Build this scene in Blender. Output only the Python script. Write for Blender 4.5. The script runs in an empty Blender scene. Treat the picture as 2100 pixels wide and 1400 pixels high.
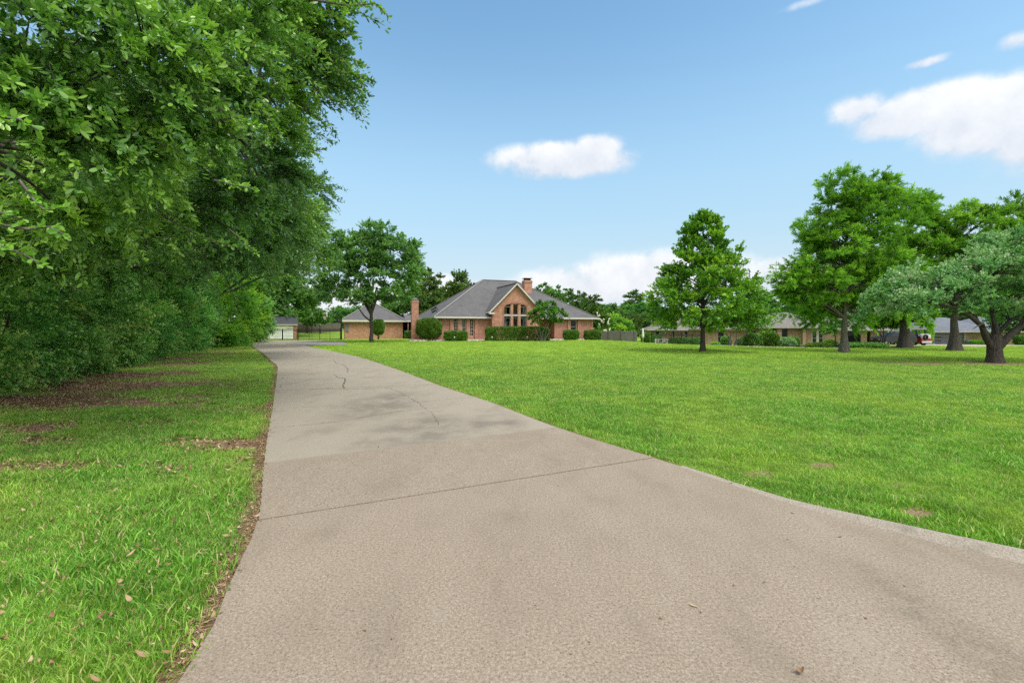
import bpy, math, random
import numpy as np
from math import sin, cos, pi, radians as R
from mathutils import Vector, Matrix

S = bpy.context.scene
COL = S.collection
rnd = random.Random(7)
rng = np.random.default_rng(7)

# ------------------------------------------------------------------ camera
CAMZ, FPX, HOR = 1.5, 933.0, 672.0      # eye height, focal length and horizon row of the 2100x1400 photograph
cam_d = bpy.data.cameras.new('camera')
cam = bpy.data.objects.new('camera', cam_d); COL.objects.link(cam)
cam.location = (0, 0, CAMZ); cam.rotation_euler = (R(90), 0, 0)
cam_d.sensor_width = 36.0; cam_d.lens = 36.0 * FPX / 2100.0
cam_d.shift_y = (HOR - 700.0) / 2100.0
cam_d.clip_start = 0.05; cam_d.clip_end = 6000
S.camera = cam

# ------------------------------------------------------------------ view, world, sun
S.view_settings.view_transform = 'Standard'; S.view_settings.look = 'None'
S.view_settings.exposure = 0.95; S.view_settings.gamma = 1.0
S.render.engine = 'CYCLES'
S.cycles.max_bounces = 6; S.cycles.diffuse_bounces = 3; S.cycles.glossy_bounces = 2
S.cycles.transmission_bounces = 4; S.cycles.transparent_max_bounces = 8
S.cycles.use_denoising = False
S.cycles.caustics_reflective = False; S.cycles.caustics_refractive = False

SUN_EL, SUN_AZ = R(60), R(135)           # azimuth clockwise from +Y: sun stands behind the camera's right shoulder
sun_d = bpy.data.lights.new('sun', 'SUN'); sun_d.energy = 1.5; sun_d.angle = R(24); sun_d.color = (1.0, 0.955, 0.89)
sun = bpy.data.objects.new('sun', sun_d); COL.objects.link(sun)
tosun = Vector((sin(SUN_AZ) * cos(SUN_EL), cos(SUN_AZ) * cos(SUN_EL), sin(SUN_EL)))
sun.rotation_euler = tosun.to_track_quat('Z', 'Y').to_euler(); sun.location = tosun * 60

def dirpx(px, py):
    v = Vector(((px - 1050) / FPX, 1.0, (HOR - py) / FPX)); v.normalize(); return v

W = bpy.data.worlds.new('World'); S.world = W; W.use_nodes = True
wt = W.node_tree; wt.nodes.clear()
def WN(t, **k):
    n = wt.nodes.new(t)
    for a, b in k.items(): setattr(n, a, b)
    return n
def wl(a, b): wt.links.new(a, b)
def wmath(op, a, b=None, c=None, clamp=False):
    n = WN('ShaderNodeMath', operation=op, use_clamp=clamp)
    for i, v in enumerate((a, b, c)):
        if v is None: continue
        if hasattr(v, 'links'): wl(v, n.inputs[i])
        else: n.inputs[i].default_value = v
    return n.outputs[0]
wout = WN('ShaderNodeOutputWorld'); wbg = WN('ShaderNodeBackground'); wbg.inputs['Strength'].default_value = 0.13
sky = WN('ShaderNodeTexSky', sky_type='NISHITA'); sky.sun_disc = False
sky.sun_elevation = SUN_EL; sky.sun_rotation = SUN_AZ
sky.air_density = 1.0; sky.dust_density = 0.6; sky.ozone_density = 1.0
hsv = WN('ShaderNodeHueSaturation'); hsv.inputs['Saturation'].default_value = 1.0
wl(sky.outputs[0], hsv.inputs['Color'])
tc = WN('ShaderNodeTexCoord')
# cumulus banks: (direction px, py, half width, half height in tangent units, density)
CLOUDS = [(1150, 328, .150, .036, 1.0), (1095, 338, .075, .033, .8), (1225, 305, .06, .03, .9),
          (1760, 225, .055, .035, .8), (1900, 225, .13, .045, 1.1), (2060, 235, .13, .075, 1.2), (1900, 127, .045, .012, .7),
          (2080, 85, .035, .022, .7), (1848, 76, .02, .012, .35), (1650, 8, .07, .012, .4), (2260, 250, .18, .09, 1.1),
          (1130, 183, .02, .01, .25), (1070, 118, .025, .01, .2),
          (1290, 570, .17, .055, 1.0), (1180, 590, .16, .05, .9), (1360, 545, .09, .04, .9), (1450, 560, .14, .05, .7), (1590, 560, .10, .04, .7),
          (890, 585, .11, .03, .7), (700, 620, .2, .05, .9), (1750, 600, .35, .05, .6), (2300, 560, .5, .06, .6), (100, 560, .6, .09, .8), (-400, 300, .5, .2, .9)]
nz = WN('ShaderNodeTexNoise'); nz.inputs['Scale'].default_value = 7.0; nz.inputs['Detail'].default_value = 7.0; nz.inputs['Roughness'].default_value = .58
wl(tc.outputs['Generated'], nz.inputs['Vector'])
# thin haze of the lower sky: pale towards the horizon
sepd = WN('ShaderNodeSeparateXYZ'); wl(tc.outputs['Generated'], sepd.inputs[0])
tint = WN('ShaderNodeMix', data_type='RGBA', blend_type='MULTIPLY'); tint.inputs['Factor'].default_value = 1; tint.inputs['B'].default_value = (.82,1.03,.97,1); wl(hsv.outputs[0], tint.inputs['A'])
hz1 = WN('ShaderNodeMapRange', interpolation_type='SMOOTHSTEP'); wl(sepd.outputs[2], hz1.inputs['Value']); hz1.inputs['From Min'].default_value = .02; hz1.inputs['From Max'].default_value = .25
hzc = WN('ShaderNodeMix', data_type='RGBA'); wl(hz1.outputs[0], hzc.inputs['Factor']); hzc.inputs['A'].default_value = (2.75,3.2,3.5,1); hzc.inputs['B'].default_value = (2.0,2.8,3.4,1)
hz2 = WN('ShaderNodeMapRange', interpolation_type='SMOOTHSTEP'); wl(sepd.outputs[2], hz2.inputs['Value']); hz2.inputs['From Min'].default_value = .05; hz2.inputs['From Max'].default_value = .60; hz2.inputs['To Min'].default_value = .95; hz2.inputs['To Max'].default_value = 0
skym = WN('ShaderNodeMix', data_type='RGBA'); wl(hz2.outputs[0], skym.inputs['Factor']); wl(tint.outputs['Result'], skym.inputs['A']); wl(hzc.outputs['Result'], skym.inputs['B'])
nz2 = WN('ShaderNodeTexNoise'); nz2.inputs['Scale'].default_value = 22.0; nz2.inputs['Detail'].default_value = 8.0; nz2.inputs['Roughness'].default_value = .65
wl(tc.outputs['Generated'], nz2.inputs['Vector'])
total = None; msum = None; mbs = None
for (px, py, hw, hh, dens) in CLOUDS:
    d = dirpx(px, py); right = Vector((d.y, -d.x, 0)).normalized(); up = right.cross(d)
    def dot(v):
        n = WN('ShaderNodeVectorMath', operation='DOT_PRODUCT'); wl(tc.outputs['Generated'], n.inputs[0]); n.inputs[1].default_value = v; return n.outputs['Value']
    sc = cos(math.atan((px - 1050) / FPX))
    a = wmath('DIVIDE', dot(right), hw * sc); b = wmath('DIVIDE', dot(up), hh * sc)
    r2 = wmath('ADD', wmath('MULTIPLY', a, a), wmath('MULTIPLY', b, b))
    front = wmath('GREATER_THAN', dot(d), 0.2)
    m = wmath('MULTIPLY', wmath('MULTIPLY', wmath('POWER', 2.718, wmath('MULTIPLY', r2, -1.0)), dens), front)
    total = m if total is None else wmath('MAXIMUM', total, m)
    mb_ = wmath('MULTIPLY', m, b); msum = m if msum is None else wmath('ADD', msum, m); mbs = mb_ if mbs is None else wmath('ADD', mbs, mb_)
back = WN('ShaderNodeMapRange', interpolation_type='SMOOTHSTEP'); wl(sepd.outputs[1], back.inputs['Value']); back.inputs['From Min'].default_value = .42; back.inputs['From Max'].default_value = -.15  # unseen cloud cover behind the camera, added to raise the fill light
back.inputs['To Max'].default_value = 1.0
high = WN('ShaderNodeMapRange', interpolation_type='SMOOTHSTEP'); wl(sepd.outputs[2], high.inputs['Value']); high.inputs['From Min'].default_value = .66; high.inputs['From Max'].default_value = .85; high.inputs['To Max'].default_value = .9  # more unseen cloud, added overhead for the same fill
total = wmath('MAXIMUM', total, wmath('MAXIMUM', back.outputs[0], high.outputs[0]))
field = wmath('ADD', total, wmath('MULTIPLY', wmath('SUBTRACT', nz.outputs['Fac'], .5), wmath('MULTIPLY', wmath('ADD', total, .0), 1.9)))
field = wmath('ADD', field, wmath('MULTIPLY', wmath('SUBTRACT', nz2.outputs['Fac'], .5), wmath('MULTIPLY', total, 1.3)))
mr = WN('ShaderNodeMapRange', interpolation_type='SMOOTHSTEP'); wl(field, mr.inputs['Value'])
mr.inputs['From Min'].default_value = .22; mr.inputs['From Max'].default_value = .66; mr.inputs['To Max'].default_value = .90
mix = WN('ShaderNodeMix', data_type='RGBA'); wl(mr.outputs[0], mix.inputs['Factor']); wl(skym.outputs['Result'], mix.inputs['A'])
cn = WN('ShaderNodeMapRange'); wl(wmath('ADD', wmath('ADD', wmath('MULTIPLY', nz2.outputs['Fac'], .55), wmath('MULTIPLY', nz.outputs['Fac'], .45)), wmath('MULTIPLY', wmath('DIVIDE', mbs, wmath('ADD', msum, .02)), .16)), cn.inputs['Value']); cn.inputs['From Min'].default_value = .3; cn.inputs['From Max'].default_value = .7
cc = WN('ShaderNodeMix', data_type='RGBA'); wl(cn.outputs[0], cc.inputs['Factor'])
cc.inputs['A'].default_value = (3.0, 3.15, 3.5, 1); cc.inputs['B'].default_value = (4.3, 4.3, 4.3, 1)
lit = WN('ShaderNodeMix', data_type='RGBA'); lit.inputs['B'].default_value = (7.6,7.5,7.3,1); wl(cc.outputs['Result'], lit.inputs['A'])   # cloud towards the sun, mostly unseen, brightened to strengthen the added fill
sd = WN('ShaderNodeVectorMath', operation='DOT_PRODUCT'); wl(tc.outputs['Generated'], sd.inputs[0]); sd.inputs[1].default_value = tosun
sm = WN('ShaderNodeMapRange', interpolation_type='SMOOTHSTEP'); wl(sd.outputs['Value'], sm.inputs['Value']); sm.inputs['From Min'].default_value = .3; sm.inputs['From Max'].default_value = .95
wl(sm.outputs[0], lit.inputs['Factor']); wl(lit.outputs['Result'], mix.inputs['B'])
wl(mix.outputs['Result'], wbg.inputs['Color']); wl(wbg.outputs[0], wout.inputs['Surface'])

# ------------------------------------------------------------------ helpers
def tag(o, label=None, cat=None, group=None, kind=None):
    if label: o['label'] = label
    if cat: o['category'] = cat
    if group: o['group'] = group
    if kind: o['kind'] = kind
    return o
def empty(name, loc, rz=0.0, label=None, cat=None, group=None):
    o = bpy.data.objects.new(name, None); COL.objects.link(o); o.location = loc; o.rotation_euler = (0, 0, rz)
    o.empty_display_size = .2
    return tag(o, label, cat, group)
def link(name, me, parent=None, mat=None):
    o = bpy.data.objects.new(name, me); COL.objects.link(o)
    if parent: o.parent = parent
    if mat and not me.materials: me.materials.append(mat)
    return o
def copy_tree(o, parent=None, label=None):
    c = o.copy(); COL.objects.link(c); c.parent = parent
    if label: c['label'] = label
    for ch in o.children: copy_tree(ch, c)
    return c
def npmesh(name, V, F, smooth=False, val=None, mat=None):
    """V (n,3) floats, F (m,k) ints with k constant; val = per face float"""
    me = bpy.data.meshes.new(name); V = np.ascontiguousarray(V, np.float32); F = np.ascontiguousarray(F, np.int32)
    m, k = F.shape
    me.vertices.add(len(V)); me.vertices.foreach_set('co', V.ravel())
    me.loops.add(m * k); me.loops.foreach_set('vertex_index', F.ravel())
    me.polygons.add(m); me.polygons.foreach_set('loop_start', np.arange(0, m * k, k, dtype=np.int32))
    if smooth: me.polygons.foreach_set('use_smooth', np.ones(m, bool))
    if val is not None:
        a = me.attributes.new('val', 'FLOAT', 'FACE'); a.data.foreach_set('value', np.ascontiguousarray(val, np.float32))
    me.update(calc_edges=True)
    if mat: me.materials.append(mat)
    return me

class MB:
    """collects faces of one part; uv = metres along the face (box projection)"""
    def __init__(s): s.v = []; s.f = []; s.sm = []
    def face(s, pts, smooth=False):
        i = len(s.v); s.v += [tuple(p) for p in pts]; s.f.append(tuple(range(i, i + len(pts)))); s.sm.append(smooth)
    def box(s, x0, x1, y0, y1, z0, z1):
        p = [(x0,y0,z0),(x1,y0,z0),(x1,y1,z0),(x0,y1,z0),(x0,y0,z1),(x1,y0,z1),(x1,y1,z1),(x0,y1,z1)]
        s.hexa(p)
    def hexa(s, p):
        for f in ((0,3,2,1),(4,5,6,7),(0,1,5,4),(1,2,6,5),(2,3,7,6),(3,0,4,7)): s.face([p[i] for i in f])
    def bar(s, a, b, w, h, up=(0,0,1)):
        a = Vector(a); b = Vector(b); d = (b - a).normalized(); upv = Vector(up)
        r = d.cross(upv)
        if r.length < 1e-4: r = Vector((1,0,0))
        r.normalize(); u = r.cross(d)
        r *= w / 2; u *= h / 2
        s.hexa([a-r-u, a+r-u, b+r-u, b-r-u, a-r+u, a+r+u, b+r+u, b-r+u])
    def tube(s, pts, rad, n=8, cap=True, flute=None):
        pts = [Vector(p) for p in pts]; base = len(s.v); prev = None
        for i, p in enumerate(pts):
            d = (pts[min(i+1, len(pts)-1)] - pts[max(i-1, 0)]).normalized()
            if prev is None:
                r = d.cross(Vector((0.3,1,0.1))).normalized()
            else:
                r = (prev - d * prev.dot(d)).normalized()
            prev = r; q = d.cross(r)
            for k in range(n):
                t = 2*pi*k/n; rr = rad[i]
                if flute: rr *= 1 + flute[i] * (.6*cos(7*t+.5) + .4*cos(4*t+1.7))
                s.v.append(tuple(p + r*cos(t)*rr + q*sin(t)*rr))
        for i in range(len(pts)-1):
            for k in range(n):
                a = base+i*n+k; b = base+i*n+(k+1)%n
                s.f.append((a, b, b+n, a+n)); s.sm.append(True)
        if cap:
            s.f.append(tuple(base+(len(pts)-1)*n+k for k in range(n))); s.sm.append(False)
            s.f.append(tuple(base+k for k in reversed(range(n)))); s.sm.append(False)
    def lathe(s, prof, c=(0,0,0), n=16):
        base = len(s.v)
        for (r, z) in prof:
            for k in range(n): s.v.append((c[0]+r*cos(2*pi*k/n), c[1]+r*sin(2*pi*k/n), c[2]+z))
        for i in range(len(prof)-1):
            for k in range(n):
                a = base+i*n+k; b = base+i*n+(k+1)%n
                s.f.append((a, b, b+n, a+n)); s.sm.append(True)
    def build(s, name, mat, parent=None, uv=True):
        me = bpy.data.meshes.new(name); me.from_pydata(s.v, [], s.f)
        me.polygons.foreach_set('use_smooth', s.sm)
        if uv:
            l = me.uv_layers.new(name='UVMap'); me.update()
            co = np.empty(len(me.vertices)*3, np.float32); me.vertices.foreach_get('co', co); co = co.reshape(-1,3)
            data = np.zeros((len(me.loops), 2), np.float32)
            for p in me.polygons:
                n = Vector(p.normal)
                if abs(n.z) > .98: t = Vector((1,0,0)); b = Vector((0,1,0))
                else: t = Vector((-n.y, n.x, 0)).normalized(); b = n.cross(t)
                for li in p.loop_indices:
                    c = Vector(co[me.loops[li].vertex_index]); data[li] = (c.dot(t), c.dot(b))
            l.data.foreach_set('uv', data.ravel())
        me.materials.append(mat); me.update()
        return link(name, me, parent)

# value noise
def _h(ix, iy, s):
    n = (ix.astype(np.int64)*374761393 + iy.astype(np.int64)*668265263 + s*982451653) & 0x7fffffff
    n = ((n ^ (n >> 13)) * 1274126177) & 0x7fffffff
    return ((n ^ (n >> 16)) & 0xffff) / 65535.0
def vnoise(x, y, sc, seed=0):
    x = np.asarray(x, float)/sc; y = np.asarray(y, float)/sc
    ix = np.floor(x); iy = np.floor(y); fx = x-ix; fy = y-iy; fx = fx*fx*(3-2*fx); fy = fy*fy*(3-2*fy)
    a = _h(ix,iy,seed); b = _h(ix+1,iy,seed); c = _h(ix,iy+1,seed); d = _h(ix+1,iy+1,seed)
    return (a*(1-fx)+b*fx)*(1-fy)+(c*(1-fx)+d*fx)*fy
def fbm(x, y, sc, seed=0):
    return .55*vnoise(x,y,sc,seed)+.28*vnoise(x,y,sc*.47,seed+1)+.17*vnoise(x,y,sc*.21,seed+2)

def XY(px, Z): return (px-1050)/FPX*Z
# terrain: control points (x, y, z)
CP = [(-9,9,0),(-15,20,0),(-24,36,-.05),(0,0,0),(4,3,0),(-2,6,0),(8,8,0),(15,10,0),(0,14,0),(8,18,-.02),(-8,18,0),(-4,30,-.05),(0,42,-.05),
      (-10,54,-.05),(0,57,-.05),(8,58,-.08),(-24,62,-.07),(-30,58,-.1),(-30,75,-.25),(-48,100,.45),(-35,108,.75),(-20,100,.2),
      (12,35,-.08),(XY(1440,31),31,-.1),(XY(1300,70),70,-.6),(XY(1380,66),66,-1.0),(XY(1560,58),58,-.85),(XY(1730,34),34,-.3),(XY(1855,49),49,-.62),
      (XY(1957,40),40,-.48),(XY(2040,21.3),21.3,-.1),(XY(1950,83),83,-1.45),(XY(2100,83),83,-1.45),(XY(2090,60),60,-.95),(25,12,0),(-20,5,0),(0,-15,0),
      (120,150,-2),(0,150,-1),(-120,150,0),(250,0,-1),(-250,0,0),(0,400,-1.5),(300,400,-2.5),(-300,400,0)]
CP = np.array(CP)
def H(x, y):
    x = np.asarray(x, float); y = np.asarray(y, float); sh = np.broadcast(x, y).shape
    xf = np.broadcast_to(x, sh).ravel(); yf = np.broadcast_to(y, sh).ravel(); out = np.empty(xf.shape)
    for i in range(0, len(xf), 20000):
        d2 = (xf[i:i+20000,None]-CP[None,:,0])**2 + (yf[i:i+20000,None]-CP[None,:,1])**2
        w = 1/(d2+16)**2; out[i:i+20000] = (w*CP[None,:,2]).sum(1)/w.sum(1)
    return out.reshape(sh)
def h1(x, y): return float(H(np.array([x]), np.array([y]))[0])

# ------------------------------------------------------------------ materials
class Mat:
    def __init__(s, name):
        s.m = bpy.data.materials.new(name); s.m.use_nodes = True; s.t = s.m.node_tree; s.n = s.t.nodes; s.n.clear()
        s.out = s.N('ShaderNodeOutputMaterial'); s.p = s.N('ShaderNodeBsdfPrincipled'); s.L(s.p.outputs[0], s.out.inputs[0])
        s._tc = None
    def N(s, t, **k):
        n = s.n.new(t)
        for a, b in k.items(): setattr(n, a, b)
        return n
    def L(s, a, b): s.t.links.new(a, b)
    def S(s, sock, v):
        if hasattr(v, 'links'): s.L(v, sock)
        else: sock.default_value = v
    def pos(s): return s.N('ShaderNodeNewGeometry').outputs['Position']
    def objc(s): return s.N('ShaderNodeTexCoord').outputs['Object']
    def uv(s): return s.N('ShaderNodeTexCoord').outputs['UV']
    def map(s, v, sc=(1,1,1), rot=(0,0,0), loc=(0,0,0)):
        n = s.N('ShaderNodeMapping'); s.L(v, n.inputs[0]); n.inputs['Scale'].default_value = sc; n.inputs['Rotation'].default_value = rot; n.inputs['Location'].default_value = loc; return n.outputs[0]
    def noise(s, v, sc, det=4, rough=.55, dist=0):
        n = s.N('ShaderNodeTexNoise'); s.L(v, n.inputs['Vector']); n.inputs['Scale'].default_value = sc; n.inputs['Detail'].default_value = det; n.inputs['Roughness'].default_value = rough; n.inputs['Distortion'].default_value = dist; return n.outputs['Fac']
    def vor(s, v, sc, feat='F1', out='Distance'):
        n = s.N('ShaderNodeTexVoronoi', feature=feat); s.L(v, n.inputs['Vector']); n.inputs['Scale'].default_value = sc; return n.outputs[out]
    def rng(s, v, a, b, c=0., d=1.):
        n = s.N('ShaderNodeMapRange', interpolation_type='SMOOTHSTEP'); s.L(v, n.inputs[0]); n.inputs[1].default_value = a; n.inputs[2].default_value = b; n.inputs[3].default_value = c; n.inputs[4].default_value = d; return n.outputs[0]
    def ramp(s, v, *st):
        n = s.N('ShaderNodeValToRGB'); s.L(v, n.inputs[0]); e = n.color_ramp.elements
        while len(e) < len(st): e.new(.5)
        for i, (p, c) in enumerate(st): e[i].position = p; e[i].color = (*c, 1)
        return n.outputs[0]
    def mix(s, f, a, b, mode='MIX'):
        n = s.N('ShaderNodeMix', data_type='RGBA', blend_type=mode)
        s.S(n.inputs['Factor'], f)
        for k, v in (('A', a), ('B', b)):
            if not hasattr(v, 'links') and len(v) == 3: v = (*v, 1)
            s.S(n.inputs[k], v)
        return n.outputs['Result']
    def math(s, op, a, b=0., c=0.):
        n = s.N('ShaderNodeMath', operation=op)
        for i, v in enumerate((a, b, c)): s.S(n.inputs[i], v)
        return n.outputs[0]
    def bump(s, h, st=.3, d=.02):
        n = s.N('ShaderNodeBump'); s.L(h, n.inputs['Height']); n.inputs['Strength'].default_value = st; n.inputs['Distance'].default_value = d; s.L(n.outputs[0], s.p.inputs['Normal']); return n
    def col(s, c):
        if not hasattr(c, 'links') and len(c) == 3: c = (*c, 1)
        s.S(s.p.inputs['Base Color'], c)
    def rough(s, v, spec=None):
        s.S(s.p.inputs['Roughness'], v)
        if spec is not None: s.p.inputs['Specular IOR Level'].default_value = spec

def simple(name, c, r=.6, spec=.4, metal=0, var=.15, sc=6, bump=0):
    m = Mat(name); o = m.objc(); n = m.noise(o, sc, 5)
    lo = tuple(x*(1-var) for x in c); hi = tuple(min(1, x*(1+var)) for x in c)
    m.col(m.ramp(n, (.3, lo), (.7, hi))); m.rough(r, spec); m.p.inputs['Metallic'].default_value = metal
    if bump: m.bump(m.noise(o, sc*8, 3), bump, .01)
    return m.m

def leafmat(name, dark, mid, light, rough=.45, transl=.3, spec=.45, hue=.0, tree_var=.15):
    m = Mat(name); a = m.N('ShaderNodeAttribute', attribute_name='val')
    oi = m.N('ShaderNodeObjectInfo')
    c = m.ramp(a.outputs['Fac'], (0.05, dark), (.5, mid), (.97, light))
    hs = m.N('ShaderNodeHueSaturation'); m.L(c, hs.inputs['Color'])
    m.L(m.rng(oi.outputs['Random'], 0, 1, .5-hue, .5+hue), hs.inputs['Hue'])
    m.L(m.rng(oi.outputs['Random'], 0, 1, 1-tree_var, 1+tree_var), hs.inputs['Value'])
    m.col(hs.outputs[0]); m.rough(rough, spec)
    tr = m.N('ShaderNodeBsdfTranslucent'); tcol = m.mix(1.0, hs.outputs[0], (1.15, 1.35, .6), 'MULTIPLY'); m.L(tcol, tr.inputs[0])
    ms = m.N('ShaderNodeMixShader'); ms.inputs[0].default_value = transl
    m.L(m.p.outputs[0], ms.inputs[1]); m.L(tr.outputs[0], ms.inputs[2]); m.L(ms.outputs[0], m.out.inputs[0])
    return m.m

M = {}
M['oak_leaf'] = leafmat('oak_leaf', (0.048,0.118,0.034), (0.126,0.278,0.052), (0.405,0.620,0.092), .28, .26, .6)
M['privet_leaf'] = leafmat('privet_leaf', (0.067,0.220,0.057), (0.169,0.444,0.082), (0.534,0.620,0.152), .3, .2, .55, .008)
M['lime_leaf'] = leafmat('lime_leaf', (0.090,0.206,0.036), (0.225,0.455,0.052), (0.484,0.620,0.071), .45, .35, .4, .015)
M['young_leaf'] = leafmat('young_leaf', (0.090,0.220,0.030), (0.170,0.380,0.050), (0.300,0.520,0.080), .4, .35, .5)
M['elm_leaf'] = leafmat('elm_leaf', (0.071,0.179,0.062), (0.177,0.382,0.094), (0.368,0.620,0.142), .5, .25, .3)
M['redoak_leaf'] = leafmat('redoak_leaf', (0.057,0.157,0.020), (0.153,0.366,0.028), (0.435,0.620,0.041), .42, .3, .4)
M['cypress_leaf'] = leafmat('cypress_leaf', (0.069,0.164,0.024), (0.172,0.362,0.037), (0.398,0.620,0.065), .6, .32, .2, .004, .08)
M['ash_leaf'] = leafmat('ash_leaf', (0.082,0.219,0.071), (0.217,0.448,0.151), (0.527,0.558,0.408), .3, .2, .65)
M['far_leaf'] = leafmat('far_leaf', (0.042,0.109,0.034), (0.107,0.238,0.050), (0.249,0.439,0.078), .6, .2, .2, .02, .25)
M['box_leaf'] = leafmat('box_leaf', (0.038,0.103,0.015), (0.092,0.216,0.021), (0.213,0.392,0.032), .4, .2, .4, .01)
M['white_flower'] = simple('white_flower', (.62,.62,.50), .7)

m = Mat('bark'); o = m.objc(); w = m.map(o, (9,9,2.2)); n = m.noise(w, 2.6, 6, .65)
m.col(m.ramp(n, (.3,(.035,.03,.026)), (.55,(.085,.075,.065)), (.8,(.17,.155,.14)))); m.rough(.9,.1); m.bump(n,.9,.06); M['bark'] = m.m
m = Mat('bark_grey'); o = m.objc(); w = m.map(o, (9,9,1.6)); n = m.noise(w, 2.2, 6, .65)
m.col(m.ramp(n, (.3,(.07,.062,.056)), (.55,(.17,.155,.14)), (.8,(.3,.275,.25)))); m.rough(.9,.1); m.bump(n,.9,.05); M['bark_grey'] = m.m

def brick(name, c1, c2, mortar, splotch):
    m = Mat(name); u = m.uv(); b = m.N('ShaderNodeTexBrick'); m.L(u, b.inputs['Vector'])
    b.inputs['Scale'].default_value = 1; b.inputs['Brick Width'].default_value = .21; b.inputs['Row Height'].default_value = .075; b.inputs['Mortar Size'].default_value = .009
    b.inputs['Mortar Smooth'].default_value = .2; b.inputs['Bias'].default_value = -.1
    b.inputs['Color1'].default_value = (*c1,1); b.inputs['Color2'].default_value = (*c2,1); b.inputs['Mortar'].default_value = (*mortar,1)
    w = m.map(u, (4.7, 13.3, 1)); n = m.noise(w, 1.0, 2, .7)
    c = m.mix(m.rng(n,.55,.72,0,.75), b.outputs[0], splotch)
    n2 = m.noise(u, 2.2, 5, .7); c = m.mix(m.rng(n2,.40,.62,0,.5), c, tuple(x*.75 for x in c1))
    w3 = m.map(u, (4.7, 13.3, 1), loc=(3,8,0)); n3 = m.noise(w3, .9, 1, .7)
    c = m.mix(m.rng(n3,.60,.74,0,.6), c, tuple(x*.30 for x in c1))
    m.col(c); m.rough(.88,.2); m.bump(b.outputs['Fac'],-.5,.006); return m.m
M['red_brick'] = brick('red_brick', (.39,.155,.09), (.52,.265,.17), (.46,.36,.29), (.64,.43,.32))
M['tan_brick'] = brick('tan_brick', (.32,.19,.12), (.48,.33,.235), (.5,.4,.33), (.20,.09,.06))
M['yellow_brick'] = brick('yellow_brick', (.42,.28,.14), (.52,.36,.20), (.6,.52,.4), (.45,.27,.14))
M['soldier_brick'] = brick('soldier_brick', (.34,.12,.08), (.42,.17,.12), (.42,.32,.27), (.40,.18,.12))

def shingle(name, c):
    m = Mat(name); u = m.uv(); b = m.N('ShaderNodeTexBrick'); m.L(u, b.inputs['Vector'])
    b.inputs['Brick Width'].default_value = .33; b.inputs['Row Height'].default_value = .14; b.inputs['Mortar Size'].default_value = .008; b.inputs['Scale'].default_value = 1
    b.inputs['Color1'].default_value = (*[x*.82 for x in c],1); b.inputs['Color2'].default_value = (*[x*1.15 for x in c],1); b.inputs['Mortar'].default_value = (*[x*.5 for x in c],1)
    n = m.noise(u, .55, 5, .6); cc = m.mix(m.rng(n,.3,.75,0,.45), b.outputs[0], tuple(x*1.3 for x in c))
    n2 = m.noise(m.map(u,(2.5,.25,1)), 1.3, 3); cc = m.mix(m.rng(n2,.5,.8,0,.3), cc, tuple(x*.65 for x in c))
    m.col(cc); m.rough(.92,.15); m.bump(b.outputs['Fac'],-.4,.01); return m.m
M['shingle'] = shingle('shingle', (.12,.118,.122))
M['shingle_light'] = shingle('shingle_light', (.19,.18,.165))
M['shingle_blue'] = shingle('shingle_blue', (.17,.19,.23))
M['shingle_dark'] = shingle('shingle_dark', (.06,.065,.072))
M['ridge_cap'] = simple('ridge_cap', (.24,.235,.225), .9, .1)
M['white_trim'] = simple('white_trim', (.58,.56,.52), .6, .3, var=.06)
M['grey_trim'] = simple('grey_trim', (.42,.40,.37), .7, .3, var=.08)
M['white_door'] = simple('white_door', (.84,.84,.84), .5, .3, var=.04)
M['grey_door'] = simple('grey_door', (.20,.205,.225), .5, .3, var=.06)
M['red_door'] = simple('red_door', (.28,.035,.02), .4, .5)
M['black_metal'] = simple('black_metal', (.012,.012,.013), .45, .5, metal=.3)
M['dark_room'] = simple('dark_room', (.03,.025,.02), .9, .1)
M['brown_curtain'] = simple('brown_curtain', (.30,.15,.07), .9, .1)
M['pale_curtain'] = simple('pale_curtain', (.62,.66,.62), .9, .1)
M['yellow_curtain'] = simple('yellow_curtain', (.65,.52,.2), .9, .1)
M['white_plastic'] = simple('white_plastic', (.8,.8,.8), .4, .5, var=.03)
M['orange_metal'] = simple('orange_metal', (.6,.12,.02), .4, .5)
M['net'] = simple('net', (.8,.78,.74), .8, .1)
M['rubber'] = simple('rubber', (.02,.02,.02), .85, .2)
M['chrome'] = simple('chrome', (.6,.6,.62), .25, .5, metal=1)
M['red_paint'] = simple('red_paint', (.20,.018,.016), .25, .6, var=.03)
M['white_paint'] = simple('white_paint', (.5,.5,.5), .3, .5, var=.03)
M['black_paint'] = simple('black_paint', (.012,.012,.014), .2, .6, var=.03)
M['lamp_red'] = simple('lamp_red', (.5,.02,.02), .2, .6)
M['pot'] = simple('pot', (.35,.12,.05), .8, .2)
M['umbrella_cloth'] = simple('umbrella_cloth', (.7,.68,.62), .9, .1)
M['slate_metal'] = simple('slate_metal', (.14,.15,.17), .6, .3)
m = Mat('glass'); gl = m.N('ShaderNodeBsdfGlossy'); gl.inputs['Roughness'].default_value = .03; tr = m.N('ShaderNodeBsdfTransparent'); tr.inputs[0].default_value = (.75,.8,.78,1)
fr = m.N('ShaderNodeFresnel'); fr.inputs[0].default_value = 1.7; ms = m.N('ShaderNodeMixShader'); m.L(fr.outputs[0], ms.inputs[0]); m.L(tr.outputs[0], ms.inputs[1]); m.L(gl.outputs[0], ms.inputs[2]); m.L(ms.outputs[0], m.out.inputs[0]); M['glass'] = m.m
m = Mat('dark_glass'); m.col((.015,.018,.02)); m.rough(.12,.35); M['dark_glass'] = m.m

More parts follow.
